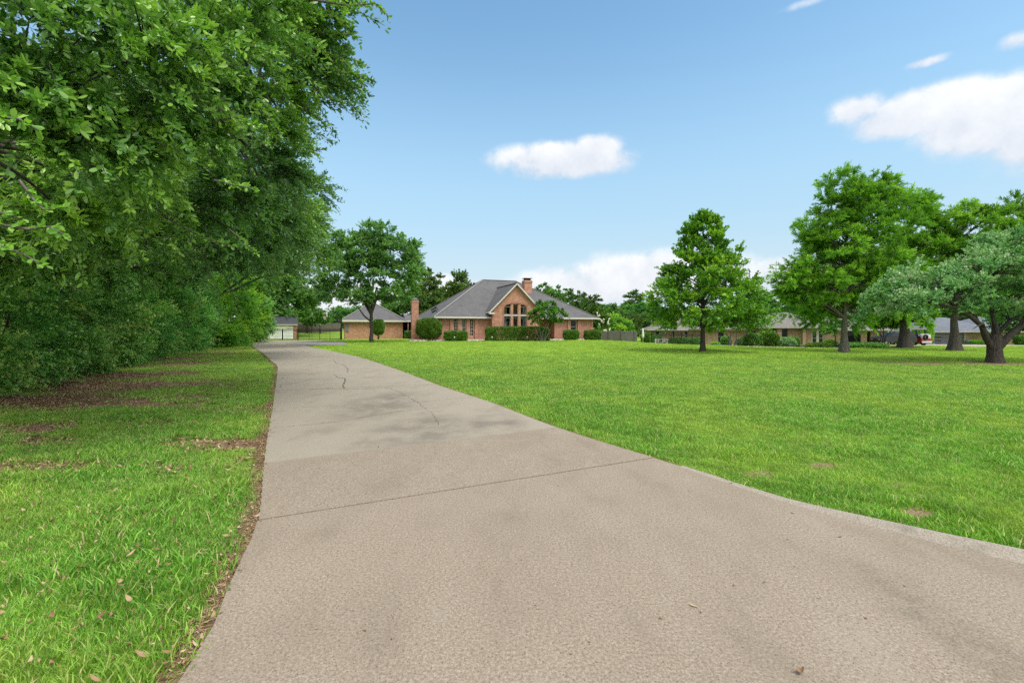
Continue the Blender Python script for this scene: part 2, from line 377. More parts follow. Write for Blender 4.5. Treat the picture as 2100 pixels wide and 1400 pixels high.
def wood(name, c):
    m = Mat(name); o = m.objc(); n = m.noise(m.map(o,(7,7,.6)), 1.5, 4); n2 = m.noise(o, .8, 3)
    cc = m.ramp(n, (.3,tuple(x*.65 for x in c)), (.7,tuple(x*1.2 for x in c))); cc = m.mix(m.rng(n2,.3,.7,0,.4), cc, tuple(x*.8 for x in c)); m.col(cc); m.rough(.9,.1); return m.m
M['fence_wood'] = wood('fence_wood', (.27,.245,.26)); M['old_wood'] = wood('old_wood', (.16,.14,.13))
m = Mat('limestone'); o = m.objc(); v = m.vor(o, 5, out='Color'); n = m.noise(o, 9, 5)
c = m.mix(.5, m.ramp(n,(.3,(.22,.2,.17)),(.7,(.55,.52,.46))), v, 'SOFT_LIGHT'); m.col(c); m.rough(.9,.1); m.bump(n,.6,.03); M['limestone'] = m.m
m = Mat('river_rock'); a = m.N('ShaderNodeObjectInfo'); m.col(m.ramp(a.outputs['Random'],(0,(.3,.27,.24)),(.5,(.5,.47,.43)),(1,(.7,.68,.64)))); m.rough(.8,.3); M['river_rock'] = m.m

# --- concrete of the driveway
m = Mat('concrete'); P = m.pos()
sep = m.N('ShaderNodeSeparateXYZ'); m.L(P, sep.inputs[0]); PX, PY = sep.outputs[0], sep.outputs[1]
agg = m.noise(P, 62, 7, 1.0); agg2 = m.vor(P, 48); big = m.noise(P, .55, 5, .6); mid = m.noise(m.map(P,(1,.5,1),rot=(0,0,.4)), 2.2, 6, .62); str_ = m.noise(m.map(P,(3.2,.35,1),rot=(0,0,-.45)), 1.0, 4, .6)
far = m.rng(PY, 4.9, 6.8)                       # older, greyer pour beyond the second joint
near_c = m.ramp(agg, (.34,(.05,.038,.028)), (.43,(.235,.185,.135)), (.53,(.39,.325,.25)), (.64,(.74,.67,.56)))
far_c = m.ramp(agg, (.32,(.18,.155,.12)), (.5,(.40,.355,.285)), (.66,(.58,.53,.44)))
nl = m.math('ADD', PY, m.math('MULTIPLY', PX, -.53))   # joint lines run obliquely
far = m.rng(nl, 6.45, 6.6)
c = m.mix(far, near_c, far_c)
c = m.mix(m.rng(big,.35,.65,0,.10), c, (.19,.15,.11))
c = m.mix(m.rng(m.math('ADD', mid, m.math('MULTIPLY', m.math('SUBTRACT', agg, .5), .9)),.50,.74,0,.30), c, (.17,.14,.10))
c = m.mix(m.rng(mid,.46,.28,0,.35), c, (.42,.37,.30))
# damp dark tyre wear in the middle of the older slabs
def blob(cx, cy, rx, ry, rot=0.5):
    w = m.map(P, (1,1,1), loc=(-cx,-cy,0)); w2 = m.map(w, (1/rx,1/ry,0), rot=(0,0,rot)); ln = m.N('ShaderNodeVectorMath', operation='LENGTH'); m.L(w2, ln.inputs[0])
    return m.rng(ln.outputs['Value'], 1.15, .35)
wear = m.math('MAXIMUM', blob(-1.35,6.6,1.0,1.6), blob(-2.6,8.9,1.0,2.2)); wear = m.math('MAXIMUM', wear, blob(-.3,7.2,.6,1.1))
wear = m.math('MULTIPLY', wear, m.math('MULTIPLY', far, m.rng(m.math('ADD', m.noise(P,1.3,8,.75), m.math('MULTIPLY', m.math('SUBTRACT', agg, .5), .5)),.36,.64,.1,1)))
c = m.mix(m.math('MULTIPLY', wear, .52), c, (.115,.10,.082))
st = m.math('MULTIPLY', m.rng(str_,.57,.74), .07); c = m.mix(st, c, (.15,.13,.10))
# darker run-off mark near the kerb
mark = m.math('MULTIPLY', blob(2.2,2.1,.22,1.0,-.9), m.rng(m.noise(P,9,6,.75),.38,.62)); c = m.mix(m.math('MULTIPLY', mark,.24), c, (.09,.078,.065))
pit = m.rng(agg2, .06, .24, 1, 0); c = m.mix(m.math('MULTIPLY', pit, m.math('SUBTRACT', .8, m.math('MULTIPLY', far,.4))), c, (.09,.065,.045))
spot = m.rng(m.vor(P, 1.7), .0, .028, 1, 0); c = m.mix(m.math('MULTIPLY', spot,.7), c, (.07,.055,.04))
c = m.mix(1.0, c, m.mix(far, (.755,.75,.745), (.79,.78,.765)), 'MULTIPLY'); m.col(c); m.rough(.88,.25)
m.bump(agg,.06,.003); M['concrete'] = m.m
m = Mat('kerb_concrete'); P = m.pos(); agg = m.noise(P, 80, 3, .7); b = m.noise(P, 5, 5, .7)
c = m.ramp(agg, (.3,(.20,.17,.135)), (.5,(.34,.30,.245)), (.75,(.44,.395,.335))); c = m.mix(m.rng(b,.5,.7,0,.5), c, (.18,.16,.13)); m.col(c); m.rough(.9,.2); m.bump(agg,.8,.012); M['kerb_concrete'] = m.m
m = Mat('asphalt'); P = m.pos(); n = m.noise(P, 3, 5); m.col(m.ramp(n,(.3,(.20,.19,.175)),(.7,(.27,.26,.24)))); m.rough(.9,.2); M['asphalt'] = m.m
m = Mat('crack_dark'); m.col((.09,.08,.065)); m.rough(.95,.1); M['crack_dark'] = m.m
m = Mat('crack_moss'); m.col((.10,.13,.05)); m.rough(.95,.1); M['crack_moss'] = m.m
m = Mat('path_concrete'); P = m.pos(); n = m.noise(P, 1.5, 5); m.col(m.ramp(n,(.3,(.30,.27,.24)),(.7,(.38,.345,.31)))); m.rough(.9,.2); M['path_concrete'] = m.m

# --- ground
m = Mat('ground'); P = m.pos(); a = m.N('ShaderNodeAttribute', attribute_name='bare'); f = m.noise(P, 30, 5, .7); g = m.noise(P, .35, 5, .6); g2 = m.noise(m.map(P,(1,2.2,1)), 1.6, 5, .65)
green = m.ramp(f, (.3,(.05,.09,.016)), (.5,(.11,.2,.025)), (.75,(.2,.29,.045)))
fd = m.N('ShaderNodeSeparateXYZ'); m.L(P, fd.inputs[0])
lush = m.ramp(g2, (.3,(.155,.30,.026)), (.5,(.24,.39,.045)), (.75,(.33,.46,.075)))
green = m.mix(m.rng(fd.outputs[1], 12, 30, 0, .9), green, lush)
green = m.mix(m.rng(g,.45,.7,0,.35), green, (.27,.37,.045))
soil = m.ramp(m.noise(P, 45, 4, .8), (.3,(.085,.055,.03)), (.5,(.23,.16,.10)), (.7,(.40,.30,.20)))
m.col(m.mix(m.rng(a.outputs['Fac'],.35,.6), green, soil)); m.rough(.95,.1); m.bump(f,.5,.03); M['ground'] = m.m
m = Mat('soil'); P = m.pos(); m.col(m.ramp(m.noise(P, 60, 4, .8), (.3,(.07,.045,.025)), (.5,(.19,.13,.08)), (.72,(.36,.27,.18)))); m.rough(.95,.1); m.bump(m.noise(P,60,4,.8),.6,.01); M['soil'] = m.m
m = Mat('mulch'); P = m.pos(); m.col(m.ramp(m.noise(P, 12, 4, .8), (.3,(.03,.022,.018)), (.7,(.09,.065,.05)))); m.rough(.95,.1); M['mulch'] = m.m

def grassmat(name, c):
    m = Mat(name); a = m.N('ShaderNodeAttribute', attribute_name='val'); oi = m.N('ShaderNodeObjectInfo'); P = m.pos()
    cc = m.ramp(a.outputs['Fac'], (.0,c[0]), (.45,c[1]), (.86,c[2]), (.90,c[3]), (1.0,c[4]))
    g = m.noise(P, .45, 4, .6); g3 = m.noise(m.map(P,(1,2.0,1),loc=(5,3,0)), 1.3, 5, .65)
    g5 = m.noise(m.map(P,(.6,1.6,1),loc=(9,1,0)), 1.0, 6, .7); cc = m.mix(m.rng(g,.4,.66,0,.5), cc, (.42,.53,.09)); cc = m.mix(m.rng(g5,.60,.74,0,.4), cc, (.50,.48,.18)); cc = m.mix(m.rng(g3,.53,.70,0,.55), cc, (.08,.21,.018))
    hs = m.N('ShaderNodeHueSaturation'); m.L(cc, hs.inputs['Color']); m.L(m.rng(oi.outputs['Random'],0,1,.8,1.2), hs.inputs['Value'])
    m.col(hs.outputs[0]); m.rough(.5,.3)
    tr = m.N('ShaderNodeBsdfTranslucent'); m.L(m.mix(1.,hs.outputs[0],(1.2,1.3,.6),'MULTIPLY'), tr.inputs[0]); ms = m.N('ShaderNodeMixShader'); ms.inputs[0].default_value = .35
    m.L(m.p.outputs[0], ms.inputs[1]); m.L(tr.outputs[0], ms.inputs[2]); m.L(ms.outputs[0], m.out.inputs[0]); return m.m
M['grass'] = grassmat('grass', ((.06,.20,.02),(.175,.41,.05),(.37,.59,.10),(.5,.46,.2),(.52,.42,.24)))
M['lawn_far'] = grassmat('lawn_far', ((.155,.315,.026),(.295,.465,.055),(.425,.58,.11),(.4,.43,.12),(.44,.42,.17)))
m = Mat('dead_leaf'); oi = m.N('ShaderNodeObjectInfo'); m.col(m.ramp(oi.outputs['Random'],(0,(.10,.05,.025)),(.35,(.21,.12,.06)),(.7,(.34,.23,.13)),(1,(.46,.36,.23)))); m.rough(.6,.3); M['dead_leaf'] = m.m
#SPLIT
# ------------------------------------------------------------------ driveway and ground
LE = [(-6,-2.2),(-2.4,-.6),(-1.35,.7),(-1.41,1.92),(-1.80,3.06),(-1.98,3.55),(-2.66,4.87),(-3.60,6.73),(-4.40,8.35),(-5.68,10.9),(-8.2,15.9),(-9.35,18.1),(-10.9,20.6),(-16.1,29.2),(-24.3,42.4),(-28.6,51.0),(-30.2,57.8)]
RE = [(14,-2.2),(12,.9),(8.0,1.75),(5.2,2.1),(4.1,2.5),(3.33,2.96),(2.78,3.5),(2.38,3.95),(2.02,4.6),(1.64,5.26),(1.2,5.95),(.665,6.89),(-.5,9.33),(-1.9,11.9),(-4.6,17.3),(-9.0,25.4),(-16.2,36.8),(-21.5,47.0),(-23.6,57.8)]
def resample(pts, seglen=.35):
    P = [Vector((x, y, 0)) for x, y in pts]; out = []
    for i in range(len(P)-1):
        p0 = P[max(i-1,0)]; p1 = P[i]; p2 = P[i+1]; p3 = P[min(i+2,len(P)-1)]
        n = max(2, min(10, int((p2-p1).length/seglen)))
        m1 = (p2-p0)*.5; m2 = (p3-p1)*.5; L = (p2-p1).length
        if m1.length: m1 = m1.normalized()*L
        if m2.length: m2 = m2.normalized()*L
        for k in range(n):
            t = k/n; out.append((2*t**3-3*t*t+1)*p1+(t**3-2*t*t+t)*m1+(-2*t**3+3*t*t)*p2+(t**3-t*t)*m2)
    out.append(P[-1]); return out
LEc, REc = resample(LE), resample(RE)
def cut(curve, y0, y1):
    """points of an edge curve between two depths, ends interpolated"""
    def at(y):
        for a, b in zip(curve, curve[1:]):
            if a.y <= y <= b.y: return a.lerp(b, (y-a.y)/max(1e-6, b.y-a.y))
        return curve[-1] if y > curve[-1].y else curve[0]
    return [at(y0)] + [p for p in curve if y0+.02 < p.y < y1-.02] + [at(y1)]
def resamp_n(pts, n):
    d = [0]
    for a, b in zip(pts, pts[1:]): d.append(d[-1]+(b-a).length)
    out = []
    for k in range(n+1):
        s = d[-1]*k/n; i = 0
        while i < len(d)-2 and d[i+1] < s: i += 1
        out.append(pts[i].lerp(pts[i+1], (s-d[i])/max(1e-6, d[i+1]-d[i])))
    return out
joints = [(-2.2,-2.2),(3.55,5.26),(4.87,6.89),(7.9,9.9),(10.9,12.1),(18.1,20.2),(26.0,29.5),(34.5,39.5),(44,49),(57.8,57.8)]
drive = empty('driveway', (0,0,0)); drive['kind'] = 'structure'
G = .007
for i in range(len(joints)-1):
    (la, ra), (lb, rb) = joints[i], joints[i+1]
    n = 26 if i < 3 else 16
    Lp = resamp_n(cut(LEc, la+G, lb-G), n); Rp = resamp_n(cut(REc, ra+G, rb-G), n)
    mb = MB(); K = 8; gz = []
    wob = [Vector((.006*sin(k*2.1+i),0,0)) for k in range(n+1)]
    rows = [[(Lp[j]+wob[j]).lerp(Rp[j], k/K) for k in range(K+1)] for j in range(n+1)]
    zz = H(np.array([[p.x for p in r] for r in rows]), np.array([[p.y for p in r] for r in rows])) + .004*math.sin(i*1.7)
    base = len(mb.v)
    for j in range(n+1):
        for k in range(K+1): mb.v.append((rows[j][k].x, rows[j][k].y, zz[j][k]))
    for j in range(n):
        for k in range(K):
            a = j*(K+1)+k; mb.f.append((a, a+1, a+K+2, a+K+1)); mb.sm.append(True)
    # slab sides
    ring = [(j,0) for j in range(n, -1, -1)] + [(0,k) for k in range(1,K+1)] + [(j,K) for j in range(1,n+1)] + [(n,k) for k in range(K-1,-1,-1)]
    for (j1,k1),(j2,k2) in zip(ring, ring[1:]):
        p, q = rows[j1][k1], rows[j2][k2]; z1, z2 = zz[j1][k1], zz[j2][k2]
        mb.face([(p.x,p.y,z1-.12),(q.x,q.y,z2-.12),(q.x,q.y,z2),(p.x,p.y,z1)])
    mb.build('slab', M['concrete'], drive, uv=False)
# branch of worn asphalt at the far end
br = [(-21.9,44.0),(-22.6,50.5),(-21.6,53.4),(-19.9,53.0),(-18.2,49.0),(-15.6,43.2),(-15.2,41.5),(-17.6,40.6),(-19.2,41.2)]
mb = MB(); mb.face([(x, y, h1(x,y)+.022) for x, y in br]); mb.face([(x, y, h1(x,y)-.1) for x, y in reversed(br)])
for (x0,y0),(x1,y1) in zip(br, br[1:]+br[:1]): mb.face([(x0,y0,h1(x0,y0)-.1),(x1,y1,h1(x1,y1)-.1),(x1,y1,h1(x1,y1)+.022),(x0,y0,h1(x0,y0)+.022)])
mb.build('path', M['asphalt'], None, uv=False)['kind'] = 'structure'
# kerb lip that grows out of the driveway edge towards the street
kc = [p for p in reversed(REc) if p.y < 5.0]
mb = MB(); NP = 7
for j, p in enumerate(kc):
    d = (kc[min(j+1,len(kc)-1)]-kc[max(j-1,0)]).normalized(); nrm = Vector((d.y,-d.x,0))   # towards the driveway
    if nrm.dot(Vector((-.5,-1,0))) < 0: nrm = -nrm
    g = min(1, j/16.); g = g*g*(3-2*g); wd = .08+.17*g; ht = .006+.115*g
    for k in range(NP):
        t = k/(NP-1); q = p+nrm*(wd*t-.03); z = h1(p.x,p.y)+(ht*(1-t*t*(3-2*t)) if k < NP-1 else -.01)
        mb.v.append((q.x, q.y, z+ (rnd.random()-.5)*.004))
    if j:
        for k in range(NP-1):
            a = (j-1)*NP+k; mb.f.append((a, a+1, a+NP+1, a+NP)); mb.sm.append(True)
o = mb.build('kerb', M['kerb_concrete'], None, uv=False); o['kind'] = 'structure'

def px_ground(px, py, z=0.0):
    Z = (CAMZ-z)*FPX/(py-HOR); return Vector(((px-1050)/FPX*Z, Z, 0))
def ribbon(pts, w, mat, dz=.006, jag=0., parent=None, name='crack'):
    mb = MB(); L = []
    for a, b in zip(pts, pts[1:]):
        n = max(1, int((b-a).length/.07)) if jag else 1
        L += [a.lerp(b, k/n) for k in range(n)]
    L.append(pts[-1]); pr = None
    L = [p+Vector(((rnd.random()-.5)*jag,(rnd.random()-.5)*jag,0)) for p in L]
    for j, p in enumerate(L):
        d = (L[min(j+1,len(L)-1)]-L[max(j-1,0)]).normalized(); nr = Vector((-d.y,d.x,0)); ww = w*(.35+.9*rnd.random()) if jag else w
        z = h1(p.x,p.y)+dz; q = ((p+nr*ww/2), (p-nr*ww/2))
        if pr: mb.face([(pr[0].x,pr[0].y,pr[2]),(pr[1].x,pr[1].y,pr[2]),(q[1].x,q[1].y,z),(q[0].x,q[0].y,z)])
        pr = (q[0], q[1], z)
    return mb.build(name, mat, parent, uv=False)
cracks = [  # crack lines followed on the concrete
 [(801,796),(822,805),(842,816),(858,826)], [(858,826),(870,836),(884,845)], [(884,845),(893,858),(900,872)],
 [(686,768),(693,774),(707,776),(708,781),(704,789),(705,796)], [(683,737),(690,745),(706,749),(714,757),(712,764)],
 [(658,797),(720,798),(790,795),(856,794)], [(562,877),(640,870),(700,863),(760,853),(830,842),(884,836)], [(600,836),(700,831),(800,828),(870,824),(928,817)],
 [(582,716),(590,718),(601,724)],[(600,712),(612,716),(622,721),(634,724)],[(560,722),(600,721),(640,722)],[(585,733),(650,731),(720,733)]]
for k, cpts in enumerate(cracks):
    pts = [px_ground(x, y) for x, y in cpts]; d = pts[0].y
    ribbon(pts, (.008 if k < 2 else .006 if k == 2 else .014 if k in (3,4) else .008 if k in (6,7) else .016), M['crack_dark'], .0065, .05 if k < 5 else .03, drive)
ribbon([px_ground(x,y) for x,y in cracks[3][1:]], .022, M['crack_moss'], .009, .05, drive)
# leaf scraps and gum spots lying on the concrete
DEBRIS = [(1422,1243,.035),(1437,1255,.02),(1640,1380,.05),(1355,1268,.03),(1855,1201,.025),(1625,1052,.04),(1722,1101,.025),(1432,1181,.018),(1776,1267,.025),(560,886,.05),(776,916,.03),(838,866,.03),
          (558,1063,.03),(598,1042,.02),(578,1040,.02),(546,1020,.02),(541,993,.02),(575,1003,.015),(600,790,.05),(590,783,.05),(575,793,.06),(580,775,.06),(1387,1101,.012),(757,1014,.015),(728,983,.05)]

# street behind the camera
mb = MB()
for i in range(12):
    x0 = -60+i*10
    mb.face([(x0,-10,h1(x0,-10)-.02),(x0+10,-10,h1(x0+10,-10)-.02),(x0+10,-2.3,h1(x0+10,-2.3)-.02),(x0,-2.3,h1(x0,-2.3)-.02)])
mb.build('road', M['asphalt'], None, uv=False)['kind'] = 'structure'

# masks
BARE = [(-3.9,6.0,1.0,.33,.9),(-5.3,5.0,1.3,.3,.95),(-7.2,7.0,1.2,.5,.6),(-9.6,9.4,2.6,1.2,1.0),(-10.6,11.9,2.9,1.3,1.0),(-7.4,9.9,1.6,.45,.5),(-12.2,14.6,2.0,1.6,.9),(-6.9,11.2,1.4,.4,.4),(-14,19,2.2,2,.8),(-16.4,22.5,2,2.5,.7),(-8.6,17,1.2,.8,.3),(-12.0,21.5,2.,1.0,.35),
        (-4.9,8.6,1.0,.35,.55),(-18,27,2,3,.8),(-20,32,2,3,.6),(-6.2,6.1,.8,.3,.6),(-2.3,3.9,.25,.2,.35),(-3.0,5.2,.35,.6,.45),(-7.9,13,.8,.5,.45),(-5.6,7.2,.9,.25,.45)]
BARER = [(4.0,4.4,.4,.12,.75),(3.55,5.15,.3,.1,.6),(6.2,5.0,.5,.13,.65),(2.6,4.8,.25,.1,.35),(8,8.5,.5,.2,.4),(4.5,9,.6,.2,.3),(3.4,3.8,.2,.1,.4)]
BARER += [(19.9,20.6,6.0,1.0,.95),(XY(1440,31),31,.7,.7,.8),(XY(1730,34),34,1.2,1.2,.7),(XY(1855,49),49,3,1.2,.9),(XY(1957,40),40,1.6,1.3,.8)]
def bare(x, y):
    b = np.zeros(np.shape(x))
    for cx, cy, rx, ry, s in BARE+BARER: b = np.maximum(b, s*np.exp(-(((x-cx)/rx)**2+((y-cy)/ry)**2)))
    n = fbm(x, y*1.3, .9, 5)
    return np.clip(b*1.25 + (n-.5)*1.5*(b > .08), 0, 1)
polyD = np.array([(p.x,p.y) for p in LEc]+[(p.x,p.y) for p in reversed(REc)])
def inpoly(x, y, P):
    c = np.zeros(np.shape(x), bool); n = len(P); j = n-1
    for i in range(n):
        xi, yi = P[i]; xj, yj = P[j]
        if yi != yj: c ^= ((yi > y) != (yj > y)) & (x < (xj-xi)*(y-yi)/(yj-yi)+xi)
        j = i
    return c
def distpoly(x, y, P, closed=True):
    d = np.full(np.shape(x), 1e9); n = len(P)
    for i in range(n if closed else n-1):
        ax, ay = P[i]; bx, by = P[(i+1)%n]; dx, dy = bx-ax, by-ay
        t = np.clip(((x-ax)*dx+(y-ay)*dy)/(dx*dx+dy*dy+1e-9), 0, 1); d = np.minimum(d, np.hypot(x-ax-t*dx, y-ay-t*dy))
    return d
HEDGE = [(-8.6,4.2),(-11.6,10),(-14.9,16),(-18.6,22.5),(-21.5,30),(-25,38),(-27.6,45.5)]   # foot of the planted strip on the left
polyH = np.array(HEDGE+[(-60,60),(-60,0)])
polyB = np.array(br)
# ground sheet
def spaced(a, n, k): t = np.linspace(-1,1,n); return a*np.sinh(k*t)/np.sinh(k)
xs = spaced(1500, 300, 8.5); ys = np.concatenate([-spaced(1500,300,8.5)[150:][::-1][::6], np.array([0.]), spaced(1500,300,8.5)[150:]]); ys = np.unique(ys)
gx, gy = np.meshgrid(xs, ys); gz = H(gx, gy)-.045
nx, ny = len(xs), len(ys); V = np.stack([gx.ravel(), gy.ravel(), gz.ravel()], 1)
ii, jj = np.meshgrid(np.arange(nx-1), np.arange(ny-1)); a = (jj*nx+ii).ravel(); F = np.stack([a, a+1, a+nx+1, a+nx], 1)
me = npmesh('ground', V, F, True, None, M['ground'])
b = bare(gx.ravel(), gy.ravel()); b = np.maximum(b, (inpoly(gx.ravel(), gy.ravel(), polyH)*1.0))
at = me.attributes.new('bare', 'FLOAT', 'POINT'); at.data.foreach_set('value', b.astype(np.float32))
tag(link('ground', me), kind='structure')
# strip of bare soil along both edges of the driveway
def strip(curve, w0, w1, side, name):
    mb = MB(); prev = None
    for j, p in enumerate(curve):
        d = (curve[min(j+1,len(curve)-1)]-curve[max(j-1,0)]).normalized(); n = Vector((-d.y,d.x,0))*side
        w = w0+(w1-w0)*rnd.random(); z = h1(p.x,p.y); q = (p-n*.02, p+n*w)
        if prev: mb.face([(prev[0].x,prev[0].y,prev[2]-.018),(q[0].x,q[0].y,z-.018),(q[1].x,q[1].y,z-.022),(prev[1].x,prev[1].y,prev[2]-.022)][::int(side) or 1])
        prev = (q[0], q[1], z)
    tag(mb.build(name, M['soil'], None, uv=False), kind='structure')
strip([p for p in LEc if p.y > .5], .07, .13, 1, 'soil_strip')
strip([p for p in REc if p.y > 1.9 and p.y < 46], .06, .10, -1, 'soil_strip')

# ------------------------------------------------------------------ instanced ground cover (nobody could count it)
def source(me): return bpy.data.objects.new(me.name, me)
def scatter(name, pts, rot, scl, idx, sources, mat):
    me = bpy.data.meshes.new(name); me.vertices.add(len(pts)); me.vertices.foreach_set('co', np.ascontiguousarray(pts, np.float32).ravel())
    a = me.attributes.new('rot','FLOAT_VECTOR','POINT'); a.data.foreach_set('vector', np.ascontiguousarray(rot, np.float32).ravel())
    a = me.attributes.new('scl','FLOAT','POINT'); a.data.foreach_set('value', np.ascontiguousarray(scl, np.float32))
    a = me.attributes.new('idx','INT','POINT'); a.data.foreach_set('value', np.ascontiguousarray(idx, np.int32))
    me.materials.append(mat); o = link(name, me)
    ng = bpy.data.node_groups.new(name, 'GeometryNodeTree')
    ng.interface.new_socket('Geometry', in_out='INPUT', socket_type='NodeSocketGeometry'); ng.interface.new_socket('Geometry', in_out='OUTPUT', socket_type='NodeSocketGeometry')
    nn = ng.nodes; gi = nn.new('NodeGroupInput'); go = nn.new('NodeGroupOutput'); ip = nn.new('GeometryNodeInstanceOnPoints'); jn = nn.new('GeometryNodeJoinGeometry')
    for s in reversed(sources):
        oi = nn.new('GeometryNodeObjectInfo'); oi.inputs['Object'].default_value = s; oi.inputs['As Instance'].default_value = True; ng.links.new(oi.outputs['Geometry'], jn.inputs[0])
    def na(n, t):
        x = nn.new('GeometryNodeInputNamedAttribute'); x.data_type = t; x.inputs['Name'].default_value = n; return x.outputs['Attribute']
    e = nn.new('FunctionNodeEulerToRotation'); ng.links.new(na('rot','FLOAT_VECTOR'), e.inputs[0])
    ng.links.new(gi.outputs[0], ip.inputs['Points']); ng.links.new(jn.outputs[0], ip.inputs['Instance']); ip.inputs['Pick Instance'].default_value = True
    ng.links.new(na('idx','INT'), ip.inputs['Instance Index']); ng.links.new(e.outputs[0], ip.inputs['Rotation']); ng.links.new(na('scl','FLOAT'), ip.inputs['Scale'])
    ng.links.new(ip.outputs[0], go.inputs[0])
    md = o.modifiers.new('scatter','NODES'); md.node_group = ng
    return tag(o, kind='stuff')

def blades(name, n, rad, hmin, hmax, w, bend, mat, seed, gap=0.):
    r = np.random.default_rng(seed); ang = r.uniform(0,2*pi,n); rr = rad*np.sqrt(r.uniform(0,1,n)); bx, by = rr*np.cos(ang), rr*np.sin(ang)
    h = r.uniform(hmin,hmax,n); az = r.uniform(0,2*pi,n); bd = h*bend*r.uniform(.2,1.3,n); ww = w*r.uniform(.6,1.3,n)
    dx, dy = np.cos(az), np.sin(az); fa = r.uniform(0,2*pi,n); sx, sy = np.cos(fa), np.sin(fa)
    def row(t, wt): 
        cx = bx+dx*bd*t*t; cy = by+dy*bd*t*t; cz = h*t*(1-.25*bend*t)
        return np.stack([cx-sx*ww*wt, cy-sy*ww*wt, cz],1), np.stack([cx+sx*ww*wt, cy+sy*ww*wt, cz],1)
    a0,a1 = row(0.,.4); b0,b1 = row(.55,.5); c0,_ = row(1.,0.)
    V = np.stack([a0,a1,b0,b1,c0],1).reshape(-1,3); i = np.arange(n)[:,None]*5
    F = np.concatenate([i+np.array([[0,1,3]]), i+np.array([[0,3,2]]), i+np.array([[2,3,4]])],1).reshape(-1,3)
    v = r.uniform(0,1,n)**1.0
    return source(npmesh(name, V, F, False, np.repeat(v,3), mat))
near_src = [blades('grass_tuft', 90, .12, .025, .068, .0052, .8, M['grass'], 11+k) for k in range(3)] + [blades('grass_tuft', 46, .10, .04, .092, .0068, .7, M['grass'], 21+k) for k in range(2)]
mid_src = [blades('grass_tuft', 110, .22, .025, .075, .009, .8, M['grass'], 31+k) for k in range(3)]
far_src = [blades('grass_tuft', 170, .55, .015, .055, .018, .7, M['lawn_far'], 41+k) for k in range(3)]

EXCL = [(polyD,.055),(polyB,.03)]
def lawn_points(y0, y1, spacing, margin, fi=0., fo=0.):
    hw = 1.2*y1+2.5; X, Y = np.meshgrid(np.arange(-hw, hw, spacing), np.arange(y0, y1, spacing)); X = X.ravel(); Y = Y.ravel()
    X = X+rng.uniform(-.5,.5,len(X))*spacing; Y = Y+rng.uniform(-.5,.5,len(Y))*spacing
    k = (np.abs(X) < 1.2*Y+2.2) & (Y >= y0) & (Y < y1); X, Y = X[k], Y[k]
    k = ~inpoly(X,Y,polyD) & ~inpoly(X,Y,polyB) & ~inpoly(X,Y,polyH); X, Y = X[k], Y[k]
    for P in BEDS:
        k = ~inpoly(X,Y,P); X, Y = X[k], Y[k]
    d = np.minimum(distpoly(X,Y,polyD), distpoly(X,Y,polyB)); left = X < np.interp(Y, [p.y for p in LEc], [p.x for p in LEc])+.2
    need = margin + np.where(left, .05, .04)*(1 if y1 < 30 else 0); need = need*(.55+.9*vnoise(X,Y,.22,9)); k = d > need; X, Y = X[k], Y[k]
    b = bare(X,Y); k = rng.uniform(0,1,len(X)) > np.clip((b-.30)*2.2,0,.97); X, Y = X[k], Y[k]
    pr = np.ones(len(X)); pr = np.minimum(pr, np.clip((Y-y0)/fi,0,1) if fi else pr); pr = np.minimum(pr, np.clip((y1-Y)/fo,0,1) if fo else pr)
    k = rng.uniform(0,1,len(X)) < pr; X, Y = X[k], Y[k]
    return X, Y
bed_house = np.array([(-10.8,53.2),(-6,54.6),(-1,55.4),(5.2,58.4),(8.5,60.2),(12.5,62.8),(12,66),(-10,70),(-16,70),(-13.6,60)])
bed_ranch = np.array([(XY(1428,52),52),(XY(1455,47),47),(XY(1500,44.5),44.5),(XY(1560,44),44),(XY(1620,45.5),45.5),(XY(1700,46),46),(XY(1745,46),46),(XY(1745,60),60),(XY(1440,64),64)])
bed_oaks = np.array([(XY(1745,48),48),(XY(1800,46),46),(XY(1880,47),47),(XY(1900,52),52),(XY(1745,54),54)])
drive_r = np.array([(XY(1840,56),56),(XY(1960,56),56),(XY(2000,57),57),(XY(2060,62),62),(XY(2110,62),62),(XY(2150,66),66),(XY(1985,82.5),82.5),(XY(1910,82.5),82.5),(XY(1875,62),62),(XY(1800,60),60),(XY(1700,57),57),(XY(1700,54),54)])
BEDS = [bed_house, bed_ranch, bed_oaks, drive_r]
def put(name, X, Y, scl, idx, src, mat, dz=-.04, tilt=.12):
    Z = H(X,Y)+dz; n = len(X); rot = np.stack([rng.uniform(-tilt,tilt,n), rng.uniform(-tilt,tilt,n), rng.uniform(0,2*pi,n)],1)
    return scatter(name, np.stack([X,Y,Z],1), rot, scl, idx, src, mat)
X, Y = lawn_points(.9, 10.5, .095, .03, 0, 4.); n = len(X); lush = fbm(X,Y,.7,3)
put('grass', X, Y, .62+.75*lush*rng.uniform(.7,1.3,n), np.where(lush>.52, rng.integers(3,5,n), rng.integers(0,3,n)), near_src, M['grass'])
X, Y = lawn_points(6.0, 32.0, .19, .10, 3., 15.); n = len(X); lush = fbm(X,Y,.9,3)
put('grass', X, Y, .65+.6*lush*rng.uniform(.7,1.3,n), rng.integers(0,3,n), mid_src, M['grass'])
X, Y = lawn_points(13.0, 62.0, .55, .38, 14., 0); n = len(X)
put('grass', X, Y, .7+.6*rng.uniform(0,1,n), rng.integers(0,3,n), far_src, M['lawn_far'])

